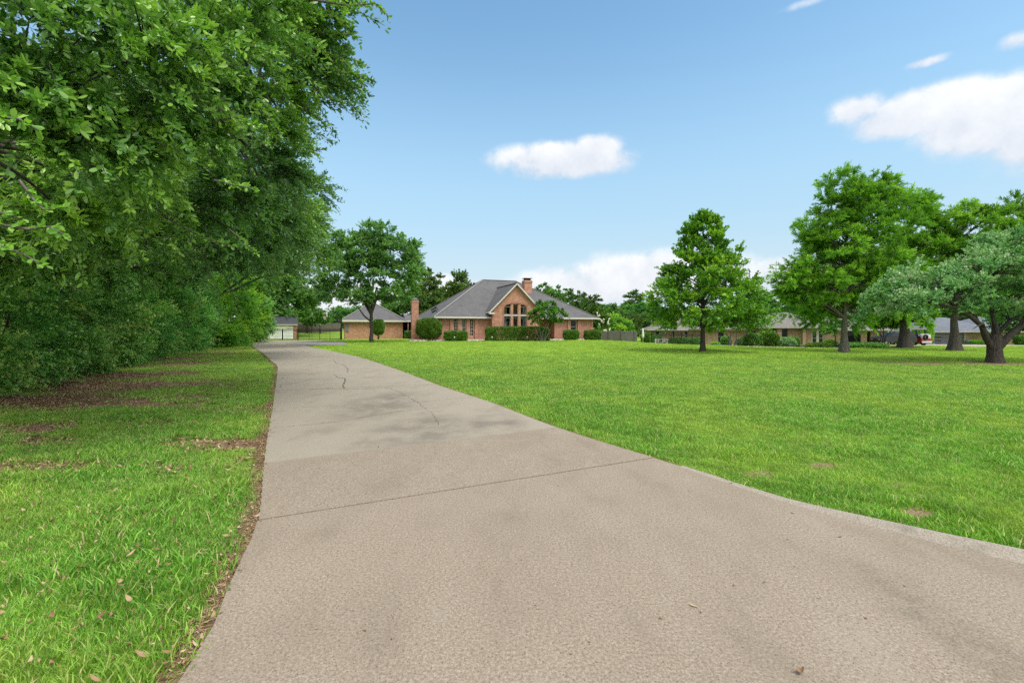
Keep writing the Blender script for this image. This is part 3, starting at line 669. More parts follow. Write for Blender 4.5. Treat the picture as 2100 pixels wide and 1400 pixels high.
# dead leaves: curled flakes
def flake(name, L, Wd, curl, seed):
    r = random.Random(seed); mb = MB(); N = 6; rows = []
    for i in range(N+1):
        t = i/N; w = Wd*math.sin(pi*min(.97,max(.05,t)))**.8/2; x = (t-.5)*L; z = curl*L*(t-.5)**2*4+.004
        rows.append(((x,-w,z+curl*w*.9),(x,0,z),(x,w,z+curl*w*.9)))
    for a, b in zip(rows, rows[1:]):
        mb.face([a[0],b[0],b[1],a[1]],True); mb.face([a[1],b[1],b[2],a[2]],True)
    me = bpy.data.meshes.new(name); me.from_pydata(mb.v, [], mb.f); me.materials.append(M['dead_leaf']); return source(me)
leaf_src = [flake('dead_leaf',.07,.028,.25,1), flake('dead_leaf',.05,.03,.5,2), flake('dead_leaf',.09,.022,.15,3), flake('dead_leaf',.045,.02,-.3,4)]
twig_src = [blades('straw', 14, .06, .01, .03, .004, 3.5, M['dead_leaf'], 77)]
n = 110000; Y = rng.uniform(1.2,34,n)**1.0; X = -Y*1.2*rng.uniform(0,1,n)-.5; b = bare(X,Y)
k = (b > .22) & ~inpoly(X,Y,polyD) & (rng.uniform(0,1,n) < .85); X1, Y1 = X[k], Y[k]
n = 30000; Y = rng.uniform(2,16,n); X = np.interp(Y, [p[1] for p in HEDGE],[p[0] for p in HEDGE])+rng.normal(.7,1.2,n); k = ~inpoly(X,Y,polyD); X2, Y2 = X[k], Y[k]
n = 1500; Y = rng.uniform(1.3,9,n); X = -Y*rng.uniform(.2,1.3,n)-.6; k = ~inpoly(X,Y,polyD); X3, Y3 = X[k], Y[k]
es = [(p, (LEc[i+1]-LEc[i]).length) for i, p in enumerate(LEc[:-1]) if 1.2 < p.y < 24]; X4, Y4 = [], []
for i, p in enumerate(LEc[:-1]):
    if not 1.2 < p.y < 26: continue
    q = LEc[i+1]; L = (q-p).length; d = (q-p).normalized(); nn_ = Vector((-d.y,d.x,0))
    for k in range(int(L*(150 if p.y < 9 else 60))):
        c = p.lerp(q, rnd.random())+nn_*(.045+rnd.gauss(0,.035)); X4.append(c.x); Y4.append(c.y)
X5, Y5 = [], []
for i, p in enumerate(REc[:-1]):
    if not 2 < p.y < 20: continue
    q = REc[i+1]; L = (q-p).length; d = (q-p).normalized(); nn_ = Vector((d.y,-d.x,0))
    for k in range(int(L*45)): c = p.lerp(q, rnd.random())+nn_*(.035+rnd.gauss(0,.03)); X5.append(c.x); Y5.append(c.y)
n = 700; X6 = rng.uniform(1,10,n); Y6 = rng.uniform(3,12,n); k = (bare(X6,Y6) > .25); X6, Y6 = X6[k], Y6[k]
X = np.concatenate([X1,X2,X3,X4,X5,X6]); Y = np.concatenate([Y1,Y2,Y3,Y4,Y5,Y6]); n = len(X)
dz = np.concatenate([rng.uniform(-.04,-.015,len(X1)), rng.uniform(-.04,-.015,len(X2)), rng.uniform(.0,.035,len(X3)), rng.uniform(-.02,.008,len(X4)), rng.uniform(-.02,.006,len(X5)), rng.uniform(-.03,.0,len(X6))])
rot = np.stack([rng.uniform(-.5,.5,n), rng.uniform(-.5,.5,n), rng.uniform(0,2*pi,n)],1)
sc_ = rng.uniform(.45,1.05,n); sc_[len(X1)+len(X2):] *= .75; sc_[len(X1)+len(X2)+len(X3):] *= .62
scatter('leaf_litter', np.stack([X,Y,H(X,Y)+dz],1), rot, sc_, rng.integers(0,4,n), leaf_src, M['dead_leaf'])
k = rng.uniform(0,1,len(X4)) < .45; X, Y = np.array(X4)[k], np.array(Y4)[k]; X = X-.02; n = len(X)
scatter('straw_litter', np.stack([X,Y,H(X,Y)-.018],1), np.stack([np.zeros(n),np.zeros(n),rng.uniform(0,6.3,n)],1), rng.uniform(.6,1.4,n), np.zeros(n,int), twig_src, M['dead_leaf'])
pts = [px_ground(x,y) for x,y,_ in DEBRIS]; n = len(pts)
ex = [(px_ground(rnd.uniform(560,1700), rnd.uniform(730,1350)), .012) for _ in range(40)]
ex = [(p,s) for p,s in ex if inpoly(np.array([p.x]),np.array([p.y]),polyD)[0]]
A = np.array([(p.x,p.y,h1(p.x,p.y)+.003) for p in pts+[e[0] for e in ex]]); n = len(A)
scatter('leaf_scraps', A, np.stack([rng.uniform(-.2,.2,n),rng.uniform(-.2,.2,n),rng.uniform(0,6.3,n)],1), np.array([d[2]/.06 for d in DEBRIS]+[.3]*len(ex)), rng.integers(0,4,n), leaf_src, M['dead_leaf'])
#SPLIT
# ------------------------------------------------------------------ trees and shrubs
def unit(a): return a/np.maximum(1e-9, np.linalg.norm(a, axis=-1, keepdims=True))
def leaves(r, cl, rc, center, twigs, per, L, Wd, mat, name, outw=.8, updir=.15, droop=.25, flat=.75, spread=.9, upn=.8, clv=None, tw_mb=None, aspect6=False, ntw=0):
    """leaf sprays along twigs that fan out of every clump; one mesh"""
    N = len(cl); T = N*twigs; ci = np.repeat(np.arange(N), twigs)
    out = unit(cl-center)[ci]; rd = unit(r.normal(size=(T,3))); rd[:,2] *= flat
    d = unit(out*outw+rd+np.array([0,0,updir])); rcl = rc[ci][:,None]
    st = cl[ci]+rd*rcl*.45*r.uniform(0,1,(T,1)); ln = rcl*r.uniform(.45,1.15,(T,1))
    if clv is None: clv = r.uniform(0,1,N)
    K = T*per; ti = np.repeat(np.arange(T), per); t = r.uniform(.12,1.,(K,1))
    dl = d[ti]; p = st[ti]+dl*ln[ti]*t; p[:,2:] -= droop*ln[ti]*t*t; p += r.normal(0,.03,(K,3))*rc[ci][ti][:,None]
    ax = unit(dl*.9+unit(r.normal(size=(K,3)))*spread+np.array([0,0,-droop*.6])); nn_ = unit(r.normal(size=(K,3))+np.array([0,0,upn])+out[ti]*.4)
    w = unit(np.cross(nn_, ax)); nn_ = np.cross(ax, w); s = r.uniform(.5,1.3,(K,1)); l = L*s; ww = Wd*s*.5
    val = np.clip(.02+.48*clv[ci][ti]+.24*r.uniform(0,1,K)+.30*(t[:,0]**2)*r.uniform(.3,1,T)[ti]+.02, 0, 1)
    if aspect6:
        pts = [p, p+ax*l*.35+w*ww*.9-nn_*l*.04, p+ax*l*.75+w*ww*.85-nn_*l*.02, p+ax*l, p+ax*l*.75-w*ww*.85-nn_*l*.02, p+ax*l*.35-w*ww*.9-nn_*l*.04]
        V = np.stack(pts,1).reshape(-1,3); i = np.arange(K)[:,None]*6; F = (i+np.array([[0,1,2,3, 0,3,4,5]])).reshape(-1,4); val = np.repeat(val,2)
    else:
        V = np.stack([p, p+ax*l*.5+w*ww, p+ax*l, p+ax*l*.5-w*ww],1).reshape(-1,3); F = np.arange(K*4).reshape(-1,4)
    if tw_mb is not None:
        for k in r.choice(T, min(ntw,T), replace=False):
            a = st[k]; e = a+d[k]*ln[k]*.95; e[2] -= droop*ln[k,0]*.9; m_ = a+d[k]*ln[k]*.5; m_[2] -= droop*ln[k,0]*.22
            tw_mb.tube([a, m_, e], [.009,.006,.003], 3, False)
    return npmesh(name, V, F, False, val, mat)

def ellipsoid_clumps(r, n, c, rad, rough=.2, inner=.55, zmin=-1, seed=0, bottom=.9):
    out = []
    while len(out) < n:
        v = unit(r.normal(size=3))
        if v[2] < -bottom+.0 or v[2] < zmin: continue
        f = (inner+(1-inner)*r.uniform()**.6)*(1-rough*.5+rough*(.5+.5*sin(v[0]*5+seed)*cos(v[1]*4+v[2]*5+seed*2))*1.2+rough*.5*r.uniform(-1,1))
        out.append(np.array(c)+v*np.array(rad)*f)
    return np.array(out)

def limbs(mb, r, base, top, rad0, cl, n_main=7, spread=.6, thin=.35, n_twig=None, start=.35, lift=.3):
    """trunk limbs: main boughs towards spread out clumps, thinner branches from them to other clumps"""
    base = Vector(base); top = Vector(top); idx = [int(r.integers(len(cl)))]
    while len(idx) < min(n_main, len(cl)):       # farthest point choice
        d = np.min([np.linalg.norm(cl-cl[i],axis=1) for i in idx],axis=0); idx.append(int(np.argmax(d)))
    nodes = []
    for i in idx:
        e = Vector(cl[i]); f = start+(1-start)*r.uniform(); a = base.lerp(top, f); L = (e-a).length
        c = a+(e-a)*.45+Vector((r.normal()*.08*L, r.normal()*.08*L, lift*L*.5)); pts = []; rad = []; N = 8
        rr = rad0*(.35+.3*r.uniform())*(1.15-f*.4)
        for k in range(N+1):
            t = k/N; p = a*(1-t)**2+c*2*t*(1-t)+e*t*t; p += Vector((r.normal(),r.normal(),r.normal()))*.018*L*(t > 0)*(t<1)
            pts.append(p); rad.append(rr*(1-t)**.8+.02*rad0+.006); nodes.append((p, rad[-1]))
        mb.tube(pts, rad, 7, False)
    P = np.array([tuple(n[0]) for n in nodes])
    others = [i for i in range(len(cl)) if i not in idx]; r.shuffle(others)
    for i in others[:(n_twig or len(others))]:
        e = Vector(cl[i]); d = np.linalg.norm(P-cl[i],axis=1); k = int(np.argmin(d)); a = nodes[k][0]; L = (e-a).length
        if L < .05: continue
        c = a.lerp(e,.5)+Vector((r.normal()*.12*L,r.normal()*.12*L,.12*L)); rr = min(nodes[k][1]*.6, rad0*thin*.5)
        pts = [a*(1-t)**2+c*2*t*(1-t)+e*t*t for t in (0,.25,.5,.75,1)]; mb.tube(pts, [rr*(1-t*.8)+.004 for t in (0,.25,.5,.75,1)], 5, False)

def trunk_tube(mb, r, h, r0, r1, lean=(0,0), flare=1.5, flute=0., n=14, wob=.03, zb=-.15, flare_h=.35):
    pts = []; rad = []; fl = []; N = 12
    for k in range(N+1):
        t = k/N; z = zb+(h-zb)*t**1.3; pts.append(Vector((lean[0]*t+wob*r.normal()*(k>2), lean[1]*t+wob*r.normal()*(k>2), z)))
        f = math.exp(-max(0,z)/flare_h); rad.append((r0*(1-t)+r1*t)*(1+(flare-1)*f)); fl.append(flute*f**.5)
    mb.tube(pts, rad, n*2 if flute else n, False, fl if flute else None)

def make_tree(name, label, cat, loc, trunk_fn, crown_fn, bark, group=None):
    root = empty(name, loc, 0, label, cat, group)
    mb = MB(); trunk_fn(mb); mb.build('trunk', bark, root, uv=False)
    link('crown', crown_fn(), root)
    return root
def gz_(x, y, d=-.05): return (x, y, h1(x,y)+d)

# --- the three big live oaks along the left edge
def big_oak(loc, c, rad, ncl, twigs, per, L, Wd, seed, label, r0=.32, rc=(.8,1.35), ntw=0, extra=None, lean=(.5,-.3), six=False, n_main=9, bottom=.75):
    r = np.random.default_rng(seed); cl = ellipsoid_clumps(r, ncl, c, rad, .28, .5, seed=seed, bottom=bottom)
    if extra is not None: cl = np.concatenate([cl, np.array(extra)])
    rc_ = r.uniform(rc[0], rc[1], len(cl)); mb = MB()
    if extra is not None: rc_[-len(extra):] *= .72
    trunk_tube(mb, r, 2.6, r0, r0*.75, lean); limbs(mb, r, (0,0,.8), (lean[0],lean[1],2.6), r0, cl, n_main, lift=.35)
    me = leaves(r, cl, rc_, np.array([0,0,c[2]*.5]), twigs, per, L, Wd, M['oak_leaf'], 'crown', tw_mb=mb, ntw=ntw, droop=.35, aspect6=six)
    root = empty('live_oak', gz_(*loc), 0, label, 'tree', 'live oaks overhanging the left lawn')
    mb.build('trunk', M['bark'], root, uv=False); link('crown', me, root); return root
def rel(base, *pts): return [(x-base[0], y-base[1], z) for x, y, z in pts]
def wp(px, py, Z): return ((px-1050)/FPX*Z, Z, CAMZ+(HOR-py)/FPX*Z)
A0 = (-14.2, 11.6)
exA = rel(A0, wp(570,20,7.5), wp(640,60,8.0), wp(665,150,8.6), wp(610,120,8.6), wp(670,0,7.6), wp(590,200,9), wp(640,95,8.2), wp(560,0,6.8), wp(500,60,6.2), wp(420,90,5.6), wp(330,200,5.4), wp(420,260,6), wp(250,300,5.2),
        wp(150,250,4.8), wp(90,160,4.6), wp(470,380,7), wp(400,420,7), wp(560,330,8), wp(250,400,6), wp(30,230,4.4), wp(120,420,5.6), wp(310,90,5), wp(200,40,4.8), wp(60,30,4.5), wp(480,190,6.6), wp(560,260,8.2),wp(640,-60,7),wp(500,-60,6.2),wp(360,-50,5.6), wp(60,520,9),wp(160,500,9.5),wp(230,470,8.5),wp(330,480,10),wp(300,540,11),wp(420,500,11),wp(480,470,10),wp(540,500,12),wp(180,430,8),wp(20,470,8.5),wp(90,560,10.5),wp(220,560,12),wp(560,440,10),wp(600,480,13),wp(520,420,9),wp(380,550,14),wp(600,420,13),wp(600,360,12))
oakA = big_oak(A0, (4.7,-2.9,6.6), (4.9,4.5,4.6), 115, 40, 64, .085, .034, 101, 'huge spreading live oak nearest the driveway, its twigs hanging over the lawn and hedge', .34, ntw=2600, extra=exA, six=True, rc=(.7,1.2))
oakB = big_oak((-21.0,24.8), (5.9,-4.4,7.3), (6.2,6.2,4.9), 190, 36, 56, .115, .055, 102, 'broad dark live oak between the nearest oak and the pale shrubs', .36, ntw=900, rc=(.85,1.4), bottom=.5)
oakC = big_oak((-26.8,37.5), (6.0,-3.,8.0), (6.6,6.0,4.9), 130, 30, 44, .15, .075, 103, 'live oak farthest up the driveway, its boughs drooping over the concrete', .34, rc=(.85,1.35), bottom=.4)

# two near sprigs of the big oak are bright new growth: bough parts of that tree
def sprig(parent, base, pts_list, seed):
    r = np.random.default_rng(seed)
    for path in pts_list:
        mb = MB(); Vs, Fs, vals = [], [], []; off = 0
        P = [Vector(p)-Vector((base[0],base[1],h1(*base)-.05)) for p in path]
        mb.tube(P, [.011*(1-k/len(P))+.003 for k in range(len(P))], 5, False)
        for k in range(len(P)-1):
            n = max(3,int((P[k+1]-P[k]).length/.022))
            for j in range(n):
                if k == 0 and j < n*.35: continue
                p = np.array(P[k].lerp(P[k+1], j/n)); d = np.array((P[k+1]-P[k]).normalized())
                for q in range(2):
                    ax = unit(d*.7+unit(r.normal(size=3))*.9+np.array([0,0,.1])); nr = unit(r.normal(size=3)*.7+np.array([0,0,1.])); w = unit(np.cross(nr,ax)); nr = np.cross(ax,w)
                    l = r.uniform(.05,.085); ww = l*.24
                    pp = [p, p+ax*l*.3+w*ww*.75+nr*.004, p+ax*l*.72+w*ww+nr*.006, p+ax*l-nr*.004, p+ax*l*.72-w*ww+nr*.006, p+ax*l*.3-w*ww*.75+nr*.004]
                    Vs += pp; Fs += [(off,off+1,off+2,off+3),(off,off+3,off+4,off+5)]; off += 6; v = r.uniform(.35,1); vals += [v,v]
        o = mb.build('bough', M['bark_grey'], parent, uv=False)
        link('young_leaves', npmesh('young_leaves', np.array(Vs), np.array(Fs), False, np.array(vals), M['young_leaf']), o)
sprig(oakA, A0, [[wp(-60,455,3.0),wp(0,462,3.0),wp(60,470,3.05),wp(100,465,3.1),wp(140,485,3.1)], [wp(-60,500,2.9),wp(0,505,2.9),wp(45,520,3.0),wp(95,548,3.0)], [wp(-40,430,3.1),wp(20,440,3.1),wp(45,450,3.1)],
                 [wp(-50,225,3.2),wp(0,240,3.3),wp(40,245,3.3),wp(80,268,3.3)], [wp(40,370,4.0),wp(70,410,4),wp(90,430,4),wp(140,425,4.1)],
                 [wp(330,440,6.0),wp(400,480,6.1),wp(440,495,6.1),wp(480,505,6.1)], [wp(395,480,6.2),wp(390,500,6.2),wp(384,512,6.2)], [wp(470,470,6.5),wp(510,505,6.5),wp(530,523,6.5)],
                 [wp(440,370,5.5),wp(480,380,5.5),wp(530,388,5.5)], [wp(440,250,5.5),wp(480,240,5.5),wp(540,262,5.5)], [wp(300,285,5),wp(350,300,5),wp(372,312,5)], [wp(500,210,6),wp(540,225,6),wp(575,275,6)],
                 [wp(640,0,6.5),wp(720,12,6.6),wp(770,8,6.7),wp(798,36,6.7)], [wp(640,130,7.5),wp(700,150,7.5),wp(750,155,7.5)], [wp(640,100,7.5),wp(700,120,7.5),wp(748,178,7.5)], [wp(620,60,7.2),wp(680,70,7.3),wp(722,72,7.3)], [wp(640,180,8),wp(680,205,8),wp(706,212,8)], [wp(600,10,7),wp(690,30,7.2),wp(725,48,7.2)], [wp(620,220,8.5),wp(655,245,8.5),wp(672,262,8.5)], [wp(600,290,9),wp(640,310,9),wp(668,306,9)]], 5)

# --- privet hedge shrubs under the oaks
def shrub_mesh(seed, rad, hgt, ncl, twigs, per, L, Wd, mat, rc=(.35,.6), name='foliage', base=.0, updir=.3):
    r = np.random.default_rng(seed); cl = ellipsoid_clumps(r, ncl, (0,0,hgt*.5+base), (rad*.85,rad*.85,hgt*.5), .22, .6, seed=seed, bottom=1.)
    cl[:,2] = np.maximum(cl[:,2], .25)
    mb = MB()
    for k in range(6):
        a = 2*pi*k/6+r.uniform(); e = cl[int(r.integers(len(cl)))]
        mb.tube([(cos(a)*.15,sin(a)*.15,-.1),(cos(a)*.3,sin(a)*.3,hgt*.25),(e[0]*.5,e[1]*.5,max(e[2],hgt*.4)),tuple(e*.9)], [.045,.035,.02,.008], 5, False)
    return leaves(r, cl, r.uniform(rc[0],rc[1],len(cl)), np.array([0,0,hgt*.35+base]), twigs, per, L, Wd, mat, name, updir=updir, droop=.15), mb
hed = []
for k in range(3):
    me, mb = shrub_mesh(200+k, 1.95, 4.5, 95, 24, 42, .066, .040, M['privet_leaf'], (.42,.68))
    me2 = mb.build('stems', M['bark'], None, uv=False); hed.append((me, me2.data)); bpy.data.objects.remove(me2)
HL = ['dark glossy privet shrub at the left edge of the picture, over bare leaf litter','second dark privet shrub of the row, beside the leaf litter','third dark privet shrub of the row below the big oak','fourth dark privet shrub of the row, level with the first bare patch',
      'fifth dark privet shrub in the row, under the spreading oak','sixth dark privet shrub in the row, in front of the second oak trunk','seventh dark privet shrub in the row, beside the second oak','eighth dark privet shrub in the row, next to last','last dark privet shrub of the row, beside the pale shrubs','privet shrub in front of the leftmost one, closest to the camera']
path = [Vector((x,y,0)) for x,y in HEDGE]; s = 0; k = 0
hp = [(-10.0,5.2),(-12.2,9.6),(-13.2,11.9),(-14.4,14.3),(-15.7,17.0),(-16.9,19.6),(-18.2,22.6),(-19.7,25.8),(-21.3,29.4),(-23.2,33.0)]
labs = [HL[9]]+HL[:9]
for k, (x, y) in enumerate(hp):
    root = empty('privet_shrub', gz_(x,y), k*1.3, labs[k], 'shrub', 'privet shrubs hedging the left side'); f, sdat = hed[k%3]
    link('foliage', f, root); link('stems', sdat, root); s = 1.0+.06*sin(k*2.3); root.scale = (s,s,s*(1+.05*cos(k*1.9)))
# taller shade trees behind the hedge close the view to the left
def far_tree_mesh(seed, rad, ztop, zbot, ncl, twigs, per, L, Wd, mat, rc, trunk_h=None, r0=.2, rough=.3):
    r = np.random.default_rng(seed); zc = (ztop+zbot)/2; cl = ellipsoid_clumps(r, ncl, (0,0,zc), (rad,rad,(ztop-zbot)/2), rough, .45, seed=seed, bottom=.95)
    mb = MB(); trunk_tube(mb, r, max(zbot+1,1.5), r0, r0*.7, n=8); limbs(mb, r, (0,0,zbot*.7), (0,0,zc), r0, cl, 6, n_twig=20)
    me = leaves(r, cl, r.uniform(rc[0],rc[1],len(cl)), np.array([0,0,zbot]), twigs, per, L, Wd, mat, 'crown', droop=.2, updir=.3)
    t = mb.build('trunk', M['bark'], None, uv=False); d = t.data; bpy.data.objects.remove(t); return me, d
FT = {}
FT['round'] = far_tree_mesh(301, 5.0, 12, 2.0, 130, 18, 40, .26, .15, M['far_leaf'], (1.0,1.6))
FT['tall'] = far_tree_mesh(302, 4.3, 15, 2.0, 150, 18, 40, .26, .15, M['far_leaf'], (.9,1.5), rough=.45)
FT['wide'] = far_tree_mesh(303, 6.2, 9.5, .6, 160, 18, 40, .26, .15, M['far_leaf'], (1.0,1.6), rough=.35)
FT['broken'] = far_tree_mesh(304, 4.6, 13, 3.0, 105, 18, 40, .26, .15, M['far_leaf'], (.8,1.3), rough=.6)
def far_tree(kind, px, Z, top, label, sx=1., name='background_tree', group='trees behind the houses', rot=None, mat=None, zb=None):
    """top: picture row of the crown's top at that distance -> real height"""
    x = (px-1050)/FPX*Z; z0 = h1(x,Z) if zb is None else zb; ht = CAMZ+(HOR-top)/FPX*Z-z0; base = {'round':12.6,'tall':15.8,'wide':10.3,'broken':13.7}[kind]
    root = empty(name, (x,Z,z0-.1), rnd.uniform(0,6.3) if rot is None else rot, label, 'tree', group); s = ht/base; root.scale = (s*sx,s*sx,s)
    c = link('crown', FT[kind][0], root); link('trunk', FT[kind][1], root)
    return root
FAR = [('tall',875,84,556,'tall broken green tree behind the red brick garage and chimney',1.0),('round',820,92,585,'dark round tree behind the hip roof of the brick garage',1.0),('round',942,92,562,'rounded green tree above the left slope of the main roof',.95),
 ('broken',902,110,592,'thin tree top between the garage tree and the roof tree',1.0),
 ('broken',1125,100,578,'sparse tree top just right of the main brick chimney',.9),('broken',1163,106,590,'airy second tree right of the main chimney, above the roof slope',.9),
 ('tall',1196,112,603,'narrow dark tree over the right roof slope',.8),('tall',1222,116,607,'pointed dark tree beside the narrow one over the right roof slope',.8),
 ('wide',1246,112,622,'dense dark tree filling the gap right of the brick house roof',1.1),('wide',1318,108,618,'dense tree filling the gap left of the red oak',1.1),('wide',1180,120,618,'broad tree crown showing over the lower right roof slope',1.0),('round',905,120,596,'smaller tree crown left of the main roof',1.0),('wide',1545,96,600,'bright broad tree crown between the red oak and the tallest cypress',.9),
 ('round',1262,100,625,'mid green round tree at the right corner of the brick house',.9),('tall',1300,118,598,'highest dark tree between the brick house and the red oak',1.1),
 ('wide',1290,92,640,'low bushy green tree above the grey plank fence',.8),('tall',1345,112,612,'dark tree left of the red oak above the neighbour roof',.9),('round',1333,96,632,'leafy tree over the left end of the ranch roof',.9),
 ('round',1600,88,600,'dark tree behind the ranch house between the two lawn trees',1.0),('wide',1500,92,628,'low tree behind the ranch roof and the red oak',1.0),('wide',1415,96,628,'low spreading tree behind the left wing of the ranch house',1.0),
 ('tall',1690,86,540,'tall tree behind the ranch house, hidden by the first bald cypress',1.0),('tall',1800,84,500,'tall tree behind the first bald cypress',1.1),
 ('round',1985,98,520,'wide dark tree behind the blue roofed garage',1.2),('tall',2075,96,440,'tallest dark tree at the right edge behind the blue roofed garage',1.3),('round',1900,104,560,'round tree between the ranch house and the blue roofed garage',1.2),
 ('tall',2140,70,470,'big dark tree beyond the right edge of the lawn',1.2),
 ('wide',745,96,625,'bright bushy tree behind the brick garage near the hoop',.8),('wide',697,120,625,'light green tree beyond the plank fence, right of the hoop',.7),
 ('round',628,98,600,'pale hazy tree behind the white garage door shed',.7),('round',580,80,540,'dark round tree above the white garage door shed',1.0),('tall',520,86,480,'tall dark tree behind the lime shrubs',1.1),('tall',440,80,430,'tall tree behind the second oak',1.2),
 ('wide',655,150,640,'distant tree line crown beyond the far houses left of the hoop',1.6),('round',330,60,430,'shade tree behind the middle of the privet row',1.1),('round',180,46,360,'shade tree behind the left part of the privet row',1.1),('round',20,36,330,'shade tree behind the leftmost privet shrubs',1.1)]
for f in FAR: far_tree(*f)
# distant wooded horizon, one mass
r = np.random.default_rng(61); X = np.concatenate([rng.uniform(-260,330,160)]); Y = rng.uniform(170,230,160)
cl = []; 
for x, y in zip(X, Y):
    hh = r.uniform(6,11)
    for k in range(9): cl.append((x+r.normal()*3.5, y+r.normal()*3, h1(x,y)+hh*r.uniform(.1,1)))
cl = np.array(cl); me = leaves(r, cl, r.uniform(1.8,3.,len(cl)), np.array([0,200,-30.]), 16, 9, .8, .5, M['far_leaf'], 'woods', outw=.3)
tag(link('woods', me), kind='stuff')

# --- mid driveway live oak in front of the brick garage
def mid_oak():
    r = np.random.default_rng(401); Z = 49.5; x = (762-1050)/FPX*Z; s = Z/FPX
    cl = []
    spec = [(740,520,55,35),(800,515,48,38),(700,560,42,30),(770,560,60,30),(830,560,30,30),(690,600,40,16),(745,600,50,14),(820,595,34,16),(650,590,22,12),(780,500,30,22),(850,545,12,30),(835,500,18,18)]
    for (px,py,a,b) in spec+[(720,500,40,25),(775,478,34,16),(700,530,30,25),(845,560,18,34),(760,610,60,10),(670,575,22,14)]:
        for k in range(int(a*b/42)+3):
            v = unit(r.normal(size=3))*r.uniform(.4,1)**.5; cl.append(((px-1050)*s-x+v[0]*a*s, v[1]*3.2, CAMZ+(HOR-py)*s-h1(x,Z)+v[2]*b*s))
    cl = np.array(cl); mb = MB(); trunk_tube(mb, r, 3.1, .22, .16, (-.05,0), 1.25)
    top = Vector((-.05,0,3.1))
    for e, rr in (((-1.6,.3,5.4),.13),((.55,0,6.0),.12),((-.9,-.6,6.4),.10),((-2.6,.2,6.6),.07),((1.6,.5,7.5),.07),((.1,.8,8.),.08)):
        mid = top.lerp(Vector(e),.5)+Vector((0,0,.25)); mb.tube([(0,0,2.5),top,mid,e],[.17,.15,rr,rr*.55],8,False)
    mb.tube([(0,0,2.2),(-.75,-.2,2.9),(-1.3,-.3,3.7),(-2.2,0,4.5)],[.10,.08,.06,.03],7,False)
    limbs(mb, r, (0,0,4), (-.2,0,6.8), .2, cl, 8, n_twig=60, start=0)
    root = empty('live_oak', gz_(x,Z), 0, 'round headed live oak with a forked trunk in front of the red brick garage', 'tree')
    mb.build('trunk', M['bark'], root, uv=False)
    link('crown', leaves(r, cl, r.uniform(.55,.95,len(cl)), np.array([0,0,4.]), 16, 40, .15, .075, M['elm_leaf'], 'crown', droop=.2, updir=.2), root)
mid_oak()

# --- pale shrubs beside the driveway's far bend
def stand(name, label, x, y, rad, hgt, mat, seed, ncl=70, twigs=16, per=34, L=.13, Wd=.07, cat='shrub', group=None, rc=(.5,.9)):
    me, mb = shrub_mesh(seed, rad, hgt, ncl, twigs, per, L, Wd, mat, rc)
    root = empty(name, gz_(x,y), 0, label, cat, group); link('foliage', me, root); mb.build('stems', M['bark'], root, uv=False); return root
def at(px, Z): return ((px-1050)/FPX*Z, Z)
gsh = 'leafy shrubs by the bend of the driveway'
stand('leafy_shrub','pale green bushy shrub rising behind the grey plank fence',*at(1264,84),3.0,4.2,M['lime_leaf'],419,L=.2,Wd=.12,rc=(.7,1.1))
stand('leafy_shrub','bright yellow green shrub nearest the stone wall, at the end of the privet row',*at(462,38.5),2.1,5.3,M['lime_leaf'],411,group=gsh)
stand('leafy_shrub','tallest pale green shrub, rising behind the yellow green one',*at(475,43),2.6,7.6,M['lime_leaf'],412,group=gsh,ncl=85)
stand('leafy_shrub','arching light green shrub above the stone wall',*at(512,46.5),1.9,6.6,M['lime_leaf'],413,group=gsh)
stand('leafy_shrub','darker green shrub at the driveway gate, right end of the stone wall',*at(527,51.5),1.9,5.6,M['elm_leaf'],414,group=gsh)
stand('leafy_shrub','low yellow green bush at the foot of the pale shrubs',*at(445,36.5),1.0,1.5,M['lime_leaf'],415,ncl=30,group=gsh)

# --- trees on the right lawn
def red_oak():
    r = np.random.default_rng(421); Z = 31; x, y = at(1441,Z); s = Z/FPX; cl = []; clr = []
    prof = [(445,12,0),(470,34,0),(500,50,2),(530,60,0),(560,76,3),(590,92,0),(620,104,10),(650,112,14),(672,92,10)]
    for i in range(300):
        t = r.uniform()**.68; py = 436+t*226; hw = np.interp(py,[p[0] for p in prof],[p[1] for p in prof])*s; off = np.interp(py,[p[0] for p in prof],[p[2] for p in prof])*s
        a = r.uniform(0,2*pi); q = hw*(.35+.65*r.uniform()**.6)*(1+.16*sin(a*3+py*.09)); cl.append((off+cos(a)*q, sin(a)*q*.95, CAMZ+(HOR-py)*s+.1)); clr.append(.3+.35*min(1,t+.25))
    cl = np.array(cl); mb = MB(); trunk_tube(mb, r, 8.4, .17, .03, (.05,0), 1.5, n=12, wob=.015)
    for k in r.permutation(len(cl))[:130]:
        e = Vector(cl[k]); zz = max(1.7, e.z-.25-.35*math.hypot(e.x,e.y)); a = Vector((.05*zz/8,0,zz)); L = (e-a).length
        mb.tube([a, a.lerp(e,.5)+Vector((0,0,.06*L)), e], [.045*(1-zz/10)+.012,.022,.006], 5, False)
    root = empty('red_oak', gz_(x,y), 0, 'cone shaped bright green oak standing alone on the lawn before the ranch house', 'tree')
    mb.build('trunk', M['bark'], root, uv=False)
    link('crown', leaves(r, cl, np.array(clr)*1.25, np.array([0,0,3.]), 12, 30, .14, .085, M['redoak_leaf'], 'crown', outw=1.0, droop=.05, updir=.1, flat=.55, upn=1.3), root)
red_oak()

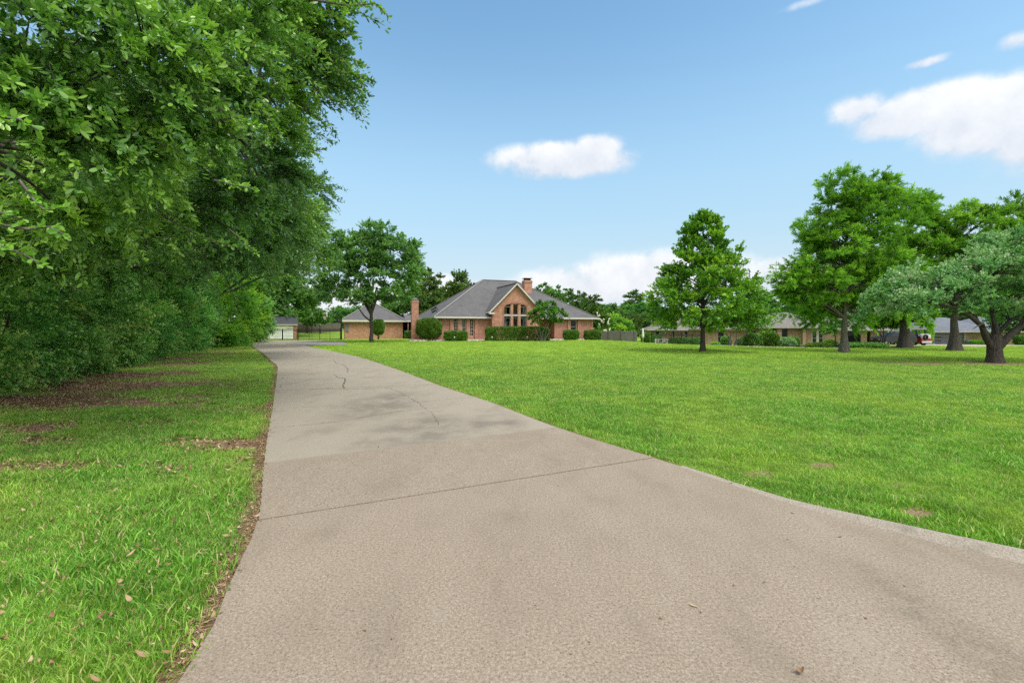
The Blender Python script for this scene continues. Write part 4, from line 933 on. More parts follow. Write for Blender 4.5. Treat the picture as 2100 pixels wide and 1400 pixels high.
def cypress(name, px, Z, pb, trunk_r, spec, label, seed, dens=1., L=.26, Wd=.055, flare=1.9, top=None, group='bald cypresses on the right lawn', yd=.8, bark='bark_grey'):
    r = np.random.default_rng(seed); x, y = at(px,Z); s = Z/FPX; z0 = h1(x,Z); cl = []; cr = []
    for (cx,cy,a,b) in spec:
        for k in range(max(4,int(dens*a*b*s*s*5.5))):
            v = unit(r.normal(size=3))*r.uniform(.25,1)**.5; v[0] *= 1+.15*sin(v[2]*9); cl.append(((cx-px)*s+v[0]*a*s, v[1]*a*s*yd, CAMZ+(HOR-cy)*s-z0+v[2]*b*s)); cr.append(r.uniform(.55,1.0))
    cl = np.array(cl); cr = np.array(cr); ztop = (top or cl[:,2].max())*.86; mb = MB()
    trunk_tube(mb, r, ztop, trunk_r, .05, ((spec[0][0]-px)*s*.3,0), flare, .2, n=12, wob=.02, flare_h=.7)
    for k in r.permutation(len(cl))[:150]:
        e = Vector(cl[k]); d = math.hypot(e.x,e.y); zz = min(ztop*.97,max(2.6, e.z-.55*d)); a = Vector(((spec[0][0]-px)*s*.3*zz/ztop,0,zz)); L_ = (e-a).length
        mb.tube([a, a.lerp(e,.5)+Vector((0,0,.08*L_)), e], [.09*(1-zz/ztop)+.02,.035,.008], 5, False)
    root = empty(name, gz_(x,y), 0, label, 'tree', group)
    mb.build('trunk', M[bark], root, uv=False)
    link('crown', leaves(r, cl, cr, np.array([0,0,2.5]), 14, 40, L, Wd, M['cypress_leaf'], 'crown', outw=.7, droop=.22, updir=.1, flat=.7, upn=.7, spread=.7), root)
cypress('bald_cypress', 1730, 34, 721, .21, [(1755,420,75,55),(1800,395,50,38),(1720,405,45,42),(1790,460,95,50),(1700,490,65,45),(1660,470,30,18),(1860,430,42,30),(1750,520,105,45),(1640,575,65,32),(1720,590,105,42),(1690,545,70,40),(1800,570,80,45),(1650,620,50,30),(1690,648,45,18),(1760,640,90,28),(1600,590,25,14),(1830,620,50,30),(1725,370,35,18),(1880,412,25,14)],
        'tallest bald cypress with a flared grey trunk at the middle of the right lawn', 431, 1.0)
cypress('bald_cypress', 1957, 40, 718, .33, [(1960,460,80,45),(1905,480,60,40),(2030,470,60,40),(1930,530,90,40),(2020,540,80,40),(1870,520,50,40),(1960,590,90,30),(2075,440,35,30),(1990,620,70,20)],
        'bald cypress with a thick dark trunk before the blue roofed garage', 432, .8, L=.3, Wd=.07, bark='bark')  # darker bark colour stands in for the shade on this trunk
cypress('bald_cypress', 1855, 49, 712, .55, [(1850,520,60,50),(1800,560,60,45),(1890,580,60,45),(1850,620,75,30),(1810,640,60,16),(1900,650,50,12)],
        'bald cypress with the widest trunk, beside the parked vehicles', 433, .6, L=.34, Wd=.09, flare=1.35, bark='bark')  # shade on the trunk put into the colour by a darker bark

def spreading_pear():
    r = np.random.default_rng(441); Z = 21.4; x, y = at(2040,Z); s = Z/FPX; z0 = h1(x,Z); cl = []
    spec = [(1880,600,60,28),(1840,615,45,25),(1930,575,60,28),(2000,555,60,30),(2060,530,55,35),(2110,500,60,40),(1910,560,45,18),(1980,600,60,25),(2060,590,60,30),(2120,560,60,45),(2180,540,60,50),(2230,600,60,50),(1850,640,35,12),(1950,630,50,14),(2040,630,50,12),(2140,640,60,20)]
    for (cx,cy,a,b) in spec:
        for k in range(int(a*b/150)+5):
            v = unit(r.normal(size=3))*r.uniform(.2,1)**.5; cl.append(((cx-2040)*s+v[0]*a*s, v[1]*2.4+.4, CAMZ+(HOR-cy)*s-z0+v[2]*b*s))
    cl = np.array(cl); mb = MB()
    trunk_tube(mb, r, 1.35, .26, .27, (-.02,0), 1.45, .10, n=14, wob=0., flare_h=.22)
    T = lambda px,py,dy=0: Vector(((px-2040)*s, dy, CAMZ+(HOR-py)*s-z0))
    B = [([T(2035,712),T(2018,690,-.1),T(2000,665,-.3),T(1965,645,-.5),T(1925,630,-.8),T(1880,622,-1)],.16),
         ([T(2038,710),T(2030,680,.2),T(2018,655,.3),T(2005,620,.4),T(1990,590,.5)],.13),
         ([T(2045,708),T(2045,672,0),T(2040,640,.1),T(2030,600,0),T(2035,560,0)],.12),
         ([T(2046,712),T(2062,690,-.1),T(2085,665,-.2),T(2105,635,-.2),T(2125,590,-.3),T(2150,550,-.3)],.18),
         ([T(2048,706),T(2070,680,.5),T(2110,655,.8),T(2170,630,1),T(2230,610,1)],.13),
         ([T(2010,675,-.2),T(1990,662,-.6),T(1966,666,-.9),T(1950,672,-1.)],.05),
         ([T(2052,690,.3),T(2066,650,.6),T(2070,610,.9),T(2075,570,1)],.08)]
    for pts, rr in B: mb.tube([p+Vector((r.normal(),r.normal(),r.normal()))*.02 for p in pts], [rr*(1-.75*k/(len(pts)-1)) for k in range(len(pts))], 9, False)
    nodes = [p for pts,_ in B for p in pts[1:]]; P = np.array([tuple(p) for p in nodes])
    for c in cl:
        k = int(np.argmin(np.linalg.norm(P-c,axis=1))); a = nodes[k]; e = Vector(c); L_ = (e-a).length
        mb.tube([a, a.lerp(e,.5)+Vector((r.normal()*.06*L_,0,.1*L_)), e], [.035,.022,.006], 5, False)
    root = empty('pear_tree', gz_(x,y), 0, 'low spreading tree, silvery green leaves, thick forked black trunk, at the right edge', 'tree')
    mb.build('trunk', M['bark'], root, uv=False)
    link('crown', leaves(r, cl, r.uniform(.35,.62,len(cl)), np.array([0,0,1.]), 22, 40, .075, .05, M['ash_leaf'], 'crown', outw=.6, droop=.1, updir=.25, upn=1.0), root)
spreading_pear()

def small_tree(name, label, px, Z, crown, trunks, mat, bark, seed, L, Wd, per=30, twigs=14, rc=(.25,.45), dens=1., cat='tree', deep=.8, group=None, dz=0):
    """multi stemmed small tree; crown blobs and stem paths in picture coordinates at depth Z"""
    r = np.random.default_rng(seed); x, y = at(px,Z); s = Z/FPX; z0 = h1(x,Z); cl = []
    for (cx,cy,a,b) in crown:
        for k in range(int(dens*a*b*s*s*14)+5):
            v = unit(r.normal(size=3))*r.uniform(.35,1)**.5; cl.append(((cx-px)*s+v[0]*a*s, v[1]*a*s*deep, CAMZ+(HOR-cy)*s-z0+v[2]*b*s))
    mb = MB()
    for path_, rr in trunks:
        pts = [Vector(((p[0]-px)*s, (p[2] if len(p) > 2 else 0), CAMZ+(HOR-p[1])*s-z0)) for p in path_]; pts[0].z = -.1
        mb.tube(pts, [rr*(1-.6*k/(len(pts)-1)) for k in range(len(pts))], 7, False)
    root = empty(name, gz_(x,y), 0, label, cat, group); mb.build('trunk' if cat == 'tree' else 'stems', bark, root, uv=False)
    cl = np.array(cl); link('crown' if cat == 'tree' else 'foliage', leaves(r, cl, r.uniform(rc[0],rc[1],len(cl)), np.array([0,0,cl[:,2].min()]), twigs, per, L, Wd, mat, 'crown', outw=.6, droop=.08, updir=.2), root)
    return root
small_tree('ornamental_tree','umbrella shaped clipped tree with pale twisting stems before the brick house',1120,53.2,[(1120,642,36,20),(1100,650,20,12),(1142,648,20,14),(1120,628,24,12)],
    [([(1112,699),(1108,680,.1),(1104,660,.2)],.07),([(1113,699),(1113,680,-.1),(1122,660)],.06),([(1115,699),(1124,684,.1),(1134,662,.3)],.07),([(1112,699),(1100,680,-.2),(1095,655,-.3)],.05),([(1116,699),(1118,684,-.2),(1128,650,-.3)],.05)],M['box_leaf'],M['bark_grey'],451,.10,.06,per=34,dens=1.1)
small_tree('crape_myrtle','crape myrtle with pale twisted stems in the mulch bed of the ranch house',1500,47,[(1500,662,50,16),(1470,668,30,10),(1535,660,28,14),(1500,648,30,10)],
    [([(1495,712),(1496,690),(1484,680),(1462,672)],.09),([(1497,712),(1498,690),(1502,672)],.08),([(1505,712),(1512,698),(1526,688),(1540,672)],.09),([(1503,712),(1510,695),(1510,675)],.07)],M['redoak_leaf'],M['bark_grey'],452,.13,.08,dens=.8)
small_tree('crape_myrtle','smaller crape myrtle with a pale vase shaped trunk, left of the widest cypress',1812,52,[(1812,662,34,14),(1800,655,24,12),(1830,660,24,12)],
    [([(1810,710),(1810,692),(1798,675)],.13),([(1811,710),(1812,690),(1812,672)],.10),([(1812,710),(1816,690),(1830,674)],.10)],M['redoak_leaf'],M['bark_grey'],453,.14,.08,dens=.7)
small_tree('crape_myrtle','crape myrtle in front of the far plank fence, left of the hoop',641,92,[(640,648,34,14),(655,655,20,8)],
    [([(630,682),(632,668),(626,655)],.10),([(638,682),(640,668),(642,655)],.10),([(657,682),(656,668),(650,655)],.09)],M['far_leaf'],M['bark'],454,.26,.15,dens=.35,rc=(.6,1.),per=26)
small_tree('ornamental_tree','small leafy tree close to the ranch house window, left of the tallest cypress',1706,50,[(1706,662,22,14),(1700,674,18,8)],[([(1714,709),(1713,690),(1708,672)],.07)],M['elm_leaf'],M['bark'],455,.12,.07,dens=.9)
small_tree('flowering_shrub','tall shrub with white flower clusters at the right corner of the brick house',1226,66,[(1224,650,22,22),(1215,635,14,10),(1240,660,10,18)],[([(1226,698),(1226,680),(1224,660)],.05)],M['box_leaf'],M['bark'],456,.14,.08,dens=.7,cat='shrub',rc=(.4,.6))
r = np.random.default_rng(3); fm = MB()
fm.lathe([(.0,-.2),(.07,-.14),(.10,-.06),(.06,-.01),(.11,.05),(.06,.12),(.07,.16),(0,.22)], (0,0,0), 7)
par = [o for o in COL.objects if o.name.startswith('flowering_shrub')][0]; fl = fm.build('flower_cluster', M['white_flower'], par, uv=False)
for k in range(26):
    a = r.uniform(-1,1); q = fl if k == 0 else fl.copy()
    if k: COL.objects.link(q)
    q.location = (a*1.6, r.uniform(-1.7,-.9), 1.9+r.uniform(0,2.6)-abs(a)*.6); q.rotation_euler = (r.uniform(0,1),r.uniform(0,1),r.uniform(0,6))

# --- clipped shrubs before the brick house
def clipped(name, label, px, Z, w, hgt, depth, seed, boxy=.0, mat='box_leaf', zbase=.0, n=0, L=.085, Wd=.055, stems=True, group=None, rot=0., legs=.0):
    """sheared shrub: leaves packed on and just under a rounded skin"""
    r = np.random.default_rng(seed); x, y = at(px,Z); n = int(7.5*(2*w*hgt+2*depth*hgt+w*depth)/(L*Wd))
    def skin(n, sh):
        v = unit(r.normal(size=(n,3))); p = 2.2+boxy*8; k = (np.abs(v)**p).sum(1)**(-1/p); v = v*k[:,None]; return v*sh[:,None]
    sh = 1-.30*r.uniform(0,1,n)**2; v = skin(n, sh); v *= (1+.05*np.sin(v[:,0]*7+seed)*np.cos(v[:,2]*6+v[:,1]*4))[:,None]
    P = v*np.array([w/2,depth/2,(hgt-legs)/2])+np.array([0,0,(hgt+legs)/2]); nr = unit(v*np.array([2/w,2/depth,2/(hgt)])); tv = unit(r.normal(size=(n,3)))
    ax = unit(tv+nr*.6); nn_ = unit(nr*.7+unit(r.normal(size=(n,3)))); ww = unit(np.cross(nn_,ax)); s_ = r.uniform(.7,1.3,(n,1))
    V = np.stack([P,P+ax*L*s_*.5+ww*Wd*s_*.5,P+ax*L*s_,P+ax*L*s_*.5-ww*Wd*s_*.5],1).reshape(-1,3); val = np.clip(.25+.5*r.uniform(0,1,n)+.25*vnoise(P[:,0]*3+seed,P[:,2]*3,1.,2)-.1,0,1)
    root = empty(name, gz_(x,y), rot, label, 'hedge' if boxy > .5 else 'shrub', group); link('foliage', npmesh('foliage',V,np.arange(n*4).reshape(-1,4),False,val,M[mat]), root)
    mb = MB()
    for k in range(5): 
        a = 2*pi*k/5; mb.tube([(cos(a)*.06,sin(a)*.06,-.1),(cos(a)*.2*min(1,w/2),sin(a)*.2,hgt*.35),(cos(a)*.3*w/2,sin(a)*.3*depth/2,hgt*.7)],[.035,.03,.015],5,False)
    mb.build('stems', M['bark_grey'], root, uv=False); return root
gc = 'clipped shrubs along the brick house front'
clipped('round_shrub','large round bush on pale stems at the left corner of the brick house',880,54.6,3.0,2.75,2.6,501,.05,n=16000,group=gc,legs=.35)
clipped('low_shrub','low clipped bush under the narrow windows of the brick house',935,54.4,2.75,1.2,1.6,502,.35,n=8000,group=gc,legs=.15)
clipped('box_hedge','long box shaped hedge under the big arched window',1061,55.0,7.6,1.72,1.3,503,1.,n=30000,rot=R(10),legs=-.1)
clipped('low_shrub','low clipped bush below the single window right of the entry',1171,60,2.05,1.35,1.5,504,.3,n=7000,group=gc,legs=.15)
clipped('low_shrub','low clipped bush at the right corner of the brick house',1215,61.5,2.2,1.35,1.6,505,.35,n=7500,group=gc,legs=.12)
clipped('round_shrub','bright ball of foliage on a stem against the red brick garage',776,61.5,1.5,2.75,1.5,506,.1,n=8000,legs=.7)
clipped('low_shrub','small bush in the gap between the garage and the left chimney',838,70,1.3,1.2,1.,507,.2,n=3500,mat='elm_leaf')
gr = 'shrubs in the ranch house bed'
for (nm,px,Z,w,hh,lb,mt) in [('leafy_shrub',1330,69,2.2,1.5,'bushy green shrub at the right end of the grey plank fence','box_leaf'),('leafy_shrub',1345,67.5,1.8,1.3,'dark shrub behind the pale stone wall unit','elm_leaf'),
   ('leafy_shrub',1380,66.5,1.7,1.05,'dark shrub behind the iron fence, left of three','far_leaf'),('leafy_shrub',1400,66.3,1.9,1.1,'dark shrub behind the iron fence, middle of three','far_leaf'),('leafy_shrub',1424,66.3,1.8,1.05,'dark shrub behind the iron fence, right of three','far_leaf'),
   ('leafy_shrub',1467,51,.9,.5,'tiny yellowish shrub at the left end of the mulch bed','lime_leaf'),('leafy_shrub',1489,51.5,1.1,1.2,'dark bush by the ranch window behind the crape myrtle','elm_leaf'),
   ('leafy_shrub',1525,50,1.3,1.1,'loose shrub with bare stems right of the crape myrtle','elm_leaf'),('leafy_shrub',1545,48,1.9,1.5,'darkest round shrub in the mulch bed','privet_leaf'),
   ('leafy_shrub',1575,48,2.0,1.7,'tall bright shrub with pale flowers before the ranch entry','box_leaf'),('leafy_shrub',1604,48.5,2.6,1.1,'wide light green grassy shrub before the ranch entry','ash_leaf'),
   ('leafy_shrub',1628,53,1.2,1.3,'dark potted bush beside the ranch porch post','privet_leaf'),('leafy_shrub',1680,51,2.6,.55,'low flat ground cover under the ranch french window','lime_leaf'),('leafy_shrub',1703,52,1.3,.8,'small green mound right of the ranch french window','lime_leaf'),
   ('leafy_shrub',1770,50,4.4,.5,'long dark ground cover strip between the two cypresses','privet_leaf'),('leafy_shrub',1893,72,2.6,3.6,'tall yellow green shrub left of the grey garage door','lime_leaf'),
   ('leafy_shrub',1905,80.5,1.3,1.0,'small shrub at the left corner of the grey garage','elm_leaf'),('leafy_shrub',2003,80.5,3.4,.8,'low planting below the yellow brick wall','lime_leaf'),('leafy_shrub',2030,80.3,1.2,2.2,'thin climbing shrub on the yellow brick wall','elm_leaf'),('leafy_shrub',2095,80,2.2,1.6,'dark shrub at the right end of the yellow brick wall','far_leaf'),
   ('leafy_shrub',660,104,3.0,2.9,'reddish green bush behind the far plank fence','far_leaf')]:
    clipped(nm, lb, px, Z, w, hh, w*.7, int(px+Z), .1, mt, L=.12, Wd=.075, group=gr if 1320 < px < 1780 else None)
#SPLIT
# ------------------------------------------------------------------ buildings
def wall(mb, x0, x1, z0, z1, y, holes=(), depth=.12, facing=-1):
    """wall in the local plane y, seen from -y, with rectangular openings (x0,x1,z0,z1) and their reveals"""
    xs = sorted({x0,x1,*[h[0] for h in holes],*[h[1] for h in holes]}); zs = sorted({z0,z1,*[h[2] for h in holes],*[h[3] for h in holes]})
    for a, b in zip(xs, xs[1:]):
        for c, d in zip(zs, zs[1:]):
            mx, mz = (a+b)/2, (c+d)/2
            if any(h[0] < mx < h[1] and h[2] < mz < h[3] for h in holes): continue
            mb.face([(a,y,c),(b,y,c),(b,y,d),(a,y,d)])
    for a,b,c,d in holes:
        e = y+depth
        mb.face([(a,y,c),(a,y,d),(a,e,d),(a,e,c)]); mb.face([(b,y,c),(b,e,c),(b,e,d),(b,y,d)])
        mb.face([(a,y,d),(b,y,d),(b,e,d),(a,e,d)]); mb.face([(a,y,c),(a,e,c),(b,e,c),(b,y,c)])
def hip_roof(mb, x0, x1, y0, y1, ze, pitch, th=.06):
    w = (y1-y0)/2; zr = ze+pitch*min(w,(x1-x0)/2)
    if x1-x0 >= y1-y0: A = (x0+w,(y0+y1)/2,zr); B = (x1-w,(y0+y1)/2,zr)
    else: h = (x1-x0)/2; A = ((x0+x1)/2,y0+h,zr); B = ((x0+x1)/2,y1-h,zr)
    c = [(x0,y0,ze),(x1,y0,ze),(x1,y1,ze),(x0,y1,ze)]
    if x1-x0 >= y1-y0:
        fs = [[c[0],c[1],B,A],[c[1],c[2],B],[c[2],c[3],A,B],[c[3],c[0],A]]
    else: fs = [[c[0],c[1],A],[c[1],c[2],B,A],[c[2],c[3],B],[c[3],c[0],A,B]]
    for f in fs: mb.face(f)
    mb.face([(p[0],p[1],ze-.001) for p in reversed(c)]); return A, B, c
def fascia(mb, x0, x1, y0, y1, zt, h=.2, t=.04):
    mb.box(x0,x1,y0-t,y0,zt-h,zt+.02); mb.box(x0,x1,y1,y1+t,zt-h,zt+.02); mb.box(x0-t,x0,y0-t,y1+t,zt-h,zt+.02); mb.box(x1,x1+t,y0-t,y1+t,zt-h,zt+.02)
def window(parent, x0, x1, z0, z1, y, fmat, mull=0, trans=(), depth=.10, fw=.05, glass='glass', curtain=None, name='window', fwm=.04):
    """frame ring set back in the opening, pane as its child, optional curtains behind"""
    mb = MB(); yy = y+depth-.04
    mb.box(x0,x0+fw,yy-.03,yy+.03,z0,z1); mb.box(x1-fw,x1,yy-.03,yy+.03,z0,z1); mb.box(x0+fw,x1-fw,yy-.03,yy+.03,z1-fw,z1); mb.box(x0+fw,x1-fw,yy-.03,yy+.03,z0,z0+fw)
    for k in range(mull): xm = x0+(x1-x0)*(k+1)/(mull+1); mb.box(xm-fwm/2,xm+fwm/2,yy-.025,yy+.025,z0+fw,z1-fw)
    for t in trans: zt = z0+(z1-z0)*t; mb.box(x0+fw,x1-fw,yy-.022,yy+.022,zt-.02,zt+.02)
    f = mb.build(name, M[fmat], parent); p = MB(); p.face([(x0+fw*.5,yy+.004,z0+fw*.5),(x1-fw*.5,yy+.004,z0+fw*.5),(x1-fw*.5,yy+.004,z1-fw*.5),(x0+fw*.5,yy+.004,z1-fw*.5)]); p.build('pane', M[glass], f)
    if curtain:
        cmat, side = curtain; c = MB(); n = 24; a, b = {'l':(x0,x0+(x1-x0)*.5),'r':(x0+(x1-x0)*.5,x1),'a':(x0,x1)}[side]
        for i in range(n):
            u0 = a+(b-a)*i/n; u1 = a+(b-a)*(i+1)/n; f0 = .03*sin(i*1.3); f1 = .03*sin((i+1)*1.3)
            c.face([(u0,yy+.14+f0,z0),(u1,yy+.14+f1,z0),(u1,yy+.14+f1,z1),(u0,yy+.14+f0,z1)])
        c.build('curtain', M[cmat], f)
    return f

# ===== red brick house, in its own frame: x along the front, y to the back, corner of the eaves at the origin
TH = R(21); C0 = (-9.4, 55.0)
house = empty('brick_house', (*C0, 0), TH, 'red brick house with a steep grey hip roof, front gable and big arched window', 'house')
cT, sT = cos(TH), sin(TH)
def hx(px, v):
    t = (px-1050)/FPX; return (9.4+sT*v+t*(55+cT*v))/(cT-t*sT)
def hz(px, py, v):
    u = hx(px, v); return CAMZ+(HOR-py)/FPX*(55+sT*u+cT*v)
ZE, PT, LX, LY = 2.85, .634, 23.0, 17.8; WV = .6; GV = -.35; ZB = -.4
mb = MB(); A, B, c = hip_roof(mb, 0, LX, 0, LY, ZE, PT)
GU, GZ, GH = 10.5, 7.23, 3.6                      # gable: centre, ridge height, half width at the eaves
yi = lambda z: (z-ZE)/PT                             # where the main roof reaches height z
GE = GZ-GH
for sgn in (-1, 1):
    e = [(GU,-.7,GZ),(GU+sgn*GH,-.7,GE),(GU+sgn*GH,yi(GE)+.3,GE),(GU,yi(GZ)+.05,GZ)]
    e2 = [(p[0],p[1],p[2]-.07) for p in e]
    mb.face(e if sgn < 0 else e[::-1]); mb.face(e2[::-1] if sgn < 0 else e2)
roof = mb.build('roof', M['shingle'], house)
mb = MB()
for a, b in ((c[0],A),(c[1],B),(c[3],A),(c[2],B)): mb.bar((a[0],a[1],a[2]+.03),(b[0],b[1],b[2]+.03),.26,.05)
mb.bar((A[0],A[1],A[2]+.03),(B[0],B[1],B[2]+.03),.28,.06); mb.bar((GU,-.7,GZ+.02),(GU,yi(GZ),GZ+.02),.26,.05)
mb.build('ridge_cap', M['ridge_cap'], roof)
# roof furniture on the slopes
mb = MB(); mb.box(-.45,.45,-.3,.3,0,.16); sk = mb.build('skylight', M['dark_glass'], roof); sk.location = (1.35, 6.2, ZE+PT*1.35+.02); sk.rotation_euler = (0,-math.atan(PT),0)
sk2 = sk.copy(); COL.objects.link(sk2); sk2.location = (2.1, 10.6, ZE+PT*2.1+.02)
for (u,v,hh) in ((1.1,3.9,.42),(16.8,3.2,.45)):
    mb = MB(); zz = ZE+PT*min(u,v,LX-u); mb.tube([(u,v,zz-.1),(u,v,zz+hh)],[.07,.07],8); mb.tube([(u,v,zz+hh),(u,v,zz+hh+.06)],[.11,.1],8); mb.build('vent_pipe', M['slate_metal'], roof)
mb = MB(); fascia(mb, 0, LX, 0, LY, ZE-.005, .17); mb.box(.02,LX-.02,.02,WV,ZE-.06,ZE-.03)
mb.build('eaves', M['white_trim'], house)
mb = MB()
for sgn in (-1,1): mb.bar((GU-sgn*.0,-.74,GZ-.11),(GU+sgn*(GH+.10),-.74,GE-.11-.10),.05,.15, up=(0,-.01,1)); mb.bar((GU,-.54,GZ-.16),(GU+sgn*(GH+.1),-.54,GE-.26),.34,.03,up=(0,0,1)); mb.box(*( (GU-GH-.14,GU-GH+.55) if sgn < 0 else (GU+GH-.55,GU+GH+.14)),-.77,GV,GE-.42,GE-.22)
mb.box(GU-GH-.14,GU-GH-.02,GV,1.4,GE-.3,GE-.08); mb.box(GU+GH+.02,GU+GH+.14,GV,1.4,GE-.3,GE-.08)
mb.build('gable_trim', M['white_trim'], house)
# front wall with its windows
wins = []
for (a,b,t,bt) in ((930.5,937.5,651,684),(947.5,954.5,651,690),(964,971,651,689)):
    wins.append((hx(a,WV),hx(b,WV),max(.35,hz((a+b)/2,bt,WV)),2.62))
wr = (hx(1170.5,WV),hx(1182.5,WV),1.05,2.6)
UW0, UW1 = .6, LX-.6; GX0, GX1 = GU-3.25, GU+3.25; EN = hx(1137,WV)
mb = MB(); wall(mb, UW0, GX0, ZB, ZE-.06, WV, wins, .2)
mb.face([(UW0,WV,ZB),(UW0,WV,ZE-.06),(UW0,LY-.6,ZE-.06),(UW0,LY-.6,ZB)]); mb.face([(UW1,WV,ZB),(UW1,LY-.6,ZB),(UW1,LY-.6,ZE-.06),(UW1,WV,ZE-.06)]); mb.face([(UW0,LY-.6,ZB),(UW0,LY-.6,ZE-.06),(UW1,LY-.6,ZE-.06),(UW1,LY-.6,ZB)])
wall(mb, EN, UW1, ZB, ZE-.06, WV, [wr], .2)
# recessed entry
mb.face([(GX1,WV,ZB),(GX1,WV+1.6,ZB),(GX1,WV+1.6,ZE-.06),(GX1,WV,ZE-.06)]); mb.face([(EN,WV,ZB),(EN,WV,ZE-.06),(EN,WV+1.6,ZE-.06),(EN,WV+1.6,ZB)])
wall(mb, GX1, EN, ZB, ZE-.06, WV+1.6, [(GX1+.35,GX1+1.35,ZB,2.3)], .1)
# pilasters
for a, b in ((922.5,929),(939,946),(956,962.5),(973,979)): mb.box(hx(a,WV),hx(b,WV),WV-.16,WV-.002,ZB,ZE-.07)
for a, b in ((1163.5,1169),(1184,1190)): mb.box(hx(a,WV),hx(b,WV),WV-.16,WV-.002,ZB,ZE-.07)
# quoins
for k in range(7):
    z = ZB+.35+k*.44; w = .42 if k%2 else .28
    mb.box(UW1-w,UW1+.02,WV-.035,WV-.003,z,z+.30); mb.box(UW0-.02,UW0+w,WV-.035,WV-.003,z,z+.30)
hw_ = mb.build('wall', M['red_brick'], house)
mb = MB()
W0, W1, WZ0, WZS, WZT = hx(1034,GV), hx(1080,GV), .55, 4.12, 4.55; wc = (W0+W1)/2; hwid = (W1-W0)/2
gab = lambda u: GZ-.10-abs(u-GU)*1.0
arch = lambda u: WZS+(WZT-WZS)*math.sqrt(max(0,1-((u-wc)/hwid)**2))
us = sorted({GX0,GX1,GU,W0,W1,*[GX0+(GX1-GX0)*i/40 for i in range(41)],*[W0+(W1-W0)*i/16 for i in range(17)]})
for a, b in zip(us, us[1:]):
    m_ = (a+b)/2
    if W0 < m_ < W1:
        mb.face([(a,GV,ZB),(b,GV,ZB),(b,GV,WZ0),(a,GV,WZ0)]); mb.face([(a,GV,arch(a)),(b,GV,arch(b)),(b,GV,gab(b)),(a,GV,gab(a))]); mb.face([(a,GV,arch(a)),(a,GV+.3,arch(a)),(b,GV+.3,arch(b)),(b,GV,arch(b))])
    else: mb.face([(a,GV,ZB),(b,GV,ZB),(b,GV,gab(b)),(a,GV,gab(a))])
for u in (W0, W1): mb.face([(u,GV,WZ0),(u,GV+.3,WZ0),(u,GV+.3,WZS),(u,GV,WZS)])
mb.face([(W0,GV,WZ0),(W1,GV,WZ0),(W1,GV+.3,WZ0),(W0,GV+.3,WZ0)])
mb.face([(GX0,GV,ZB),(GX0,GV,GE+.1),(GX0,1.6,GE+.1),(GX0,1.6,ZB)]); mb.face([(GX1,GV,ZB),(GX1,1.6,ZB),(GX1,1.6,GE+.1),(GX1,GV,GE+.1)])
for u0,u1 in ((hx(1047.5,GV),hx(1052.5,GV)),(hx(1063.0,GV),hx(1068,GV))): mb.box(u0,u1,GV+.03,GV+.28,WZ0,arch((u0+u1)/2)-.003)
for k in range(7):
    z = ZB+.35+k*.5; w = .42 if k%2 else .28; mb.box(GX0-.02,GX0+w,GV-.035,GV-.003,z,z+.32); mb.box(GX1-w,GX1+.02,GV-.035,GV-.003,z,z+.32)
mb.build('gable_wall', M['red_brick'], house)
# soldier course over the arch and sill under it
mb = MB(); N = 16
for i in range(N):
    a = W0-.18+(W1-W0+.36)*i/N; b = W0-.18+(W1-W0+.36)*(i+1)/N
    f = lambda u, e: WZS-.1+(WZT-WZS+.1+e)*math.sqrt(max(0.05,1-((u-wc)/(hwid+.32))**2))
    mb.hexa([(a,GV-.04,f(a,.06)),(b,GV-.04,f(b,.06)),(b,GV-.003,f(b,.06)),(a,GV-.003,f(a,.06)),(a,GV-.04,f(a,.32)),(b,GV-.04,f(b,.32)),(b,GV-.003,f(b,.32)),(a,GV-.003,f(a,.32))])
mb.box(W0-.2,W0-.02,GV-.04,GV-.003,1.5,WZS+.05); mb.box(W1+.02,W1+.2,GV-.04,GV-.003,1.5,WZS+.05)
mb.build('brick_arch', M['soldier_brick'], house)
# the six lights of the arched window
posts = [W0,hx(1047.5,GV),hx(1052.5,GV),hx(1063,GV),hx(1068,GV),W1]; ZM = 3.08
cur = [('yellow_curtain','l'),('brown_curtain','a'),('pale_curtain','r'),('pale_curtain','l'),('brown_curtain','a'),('pale_curtain','r')]
for r_ in range(2):
    for k in range(3):
        a, b = posts[2*k]+.003, posts[2*k+1]-.003
        z0, z1 = (ZM+.09, min(arch(a+.02),arch(b-.02))-.01) if r_ == 0 else (WZ0+.003, ZM-.09)
        if r_ == 0: z1 = max(z1, 4.12) if k == 1 else WZS+.12
        window(house, a, b, z0, z1, GV+.12, 'grey_trim', depth=.12, fw=.06, curtain=cur[r_*3+k])
mb = MB(); mb.box(W0+.003,W1-.003,GV+.02,GV+.26,ZM-.086,ZM+.086); mb.build('window_beam', M['grey_trim'], house)
for k,(a,b,z0,z1) in enumerate(wins): window(house, a, b, z0, z1, WV, 'white_trim', depth=.16, fw=.05, mull=(1 if k != 1 else 0), trans=([.2,.4,.6,.8] if k != 1 else [.5]), curtain=('pale_curtain','a') if k == 1 else ('brown_curtain','l'), fwm=.035)
window(house, *wr, WV, 'white_trim', depth=.16, fw=.06, trans=[.38], glass='dark_glass')
mb = MB(); mb.box(GX1+.4,GX1+1.3,WV+1.62,WV+1.68,-.1,2.27); d = mb.build('door', M['red_door'], house)
mb = MB(); mb.lathe([(0,0),(.035,.01),(.03,.04),(0,.05)],(GX1+1.2,WV+1.6,1.0),8); mb.build('handle', M['chrome'], d)
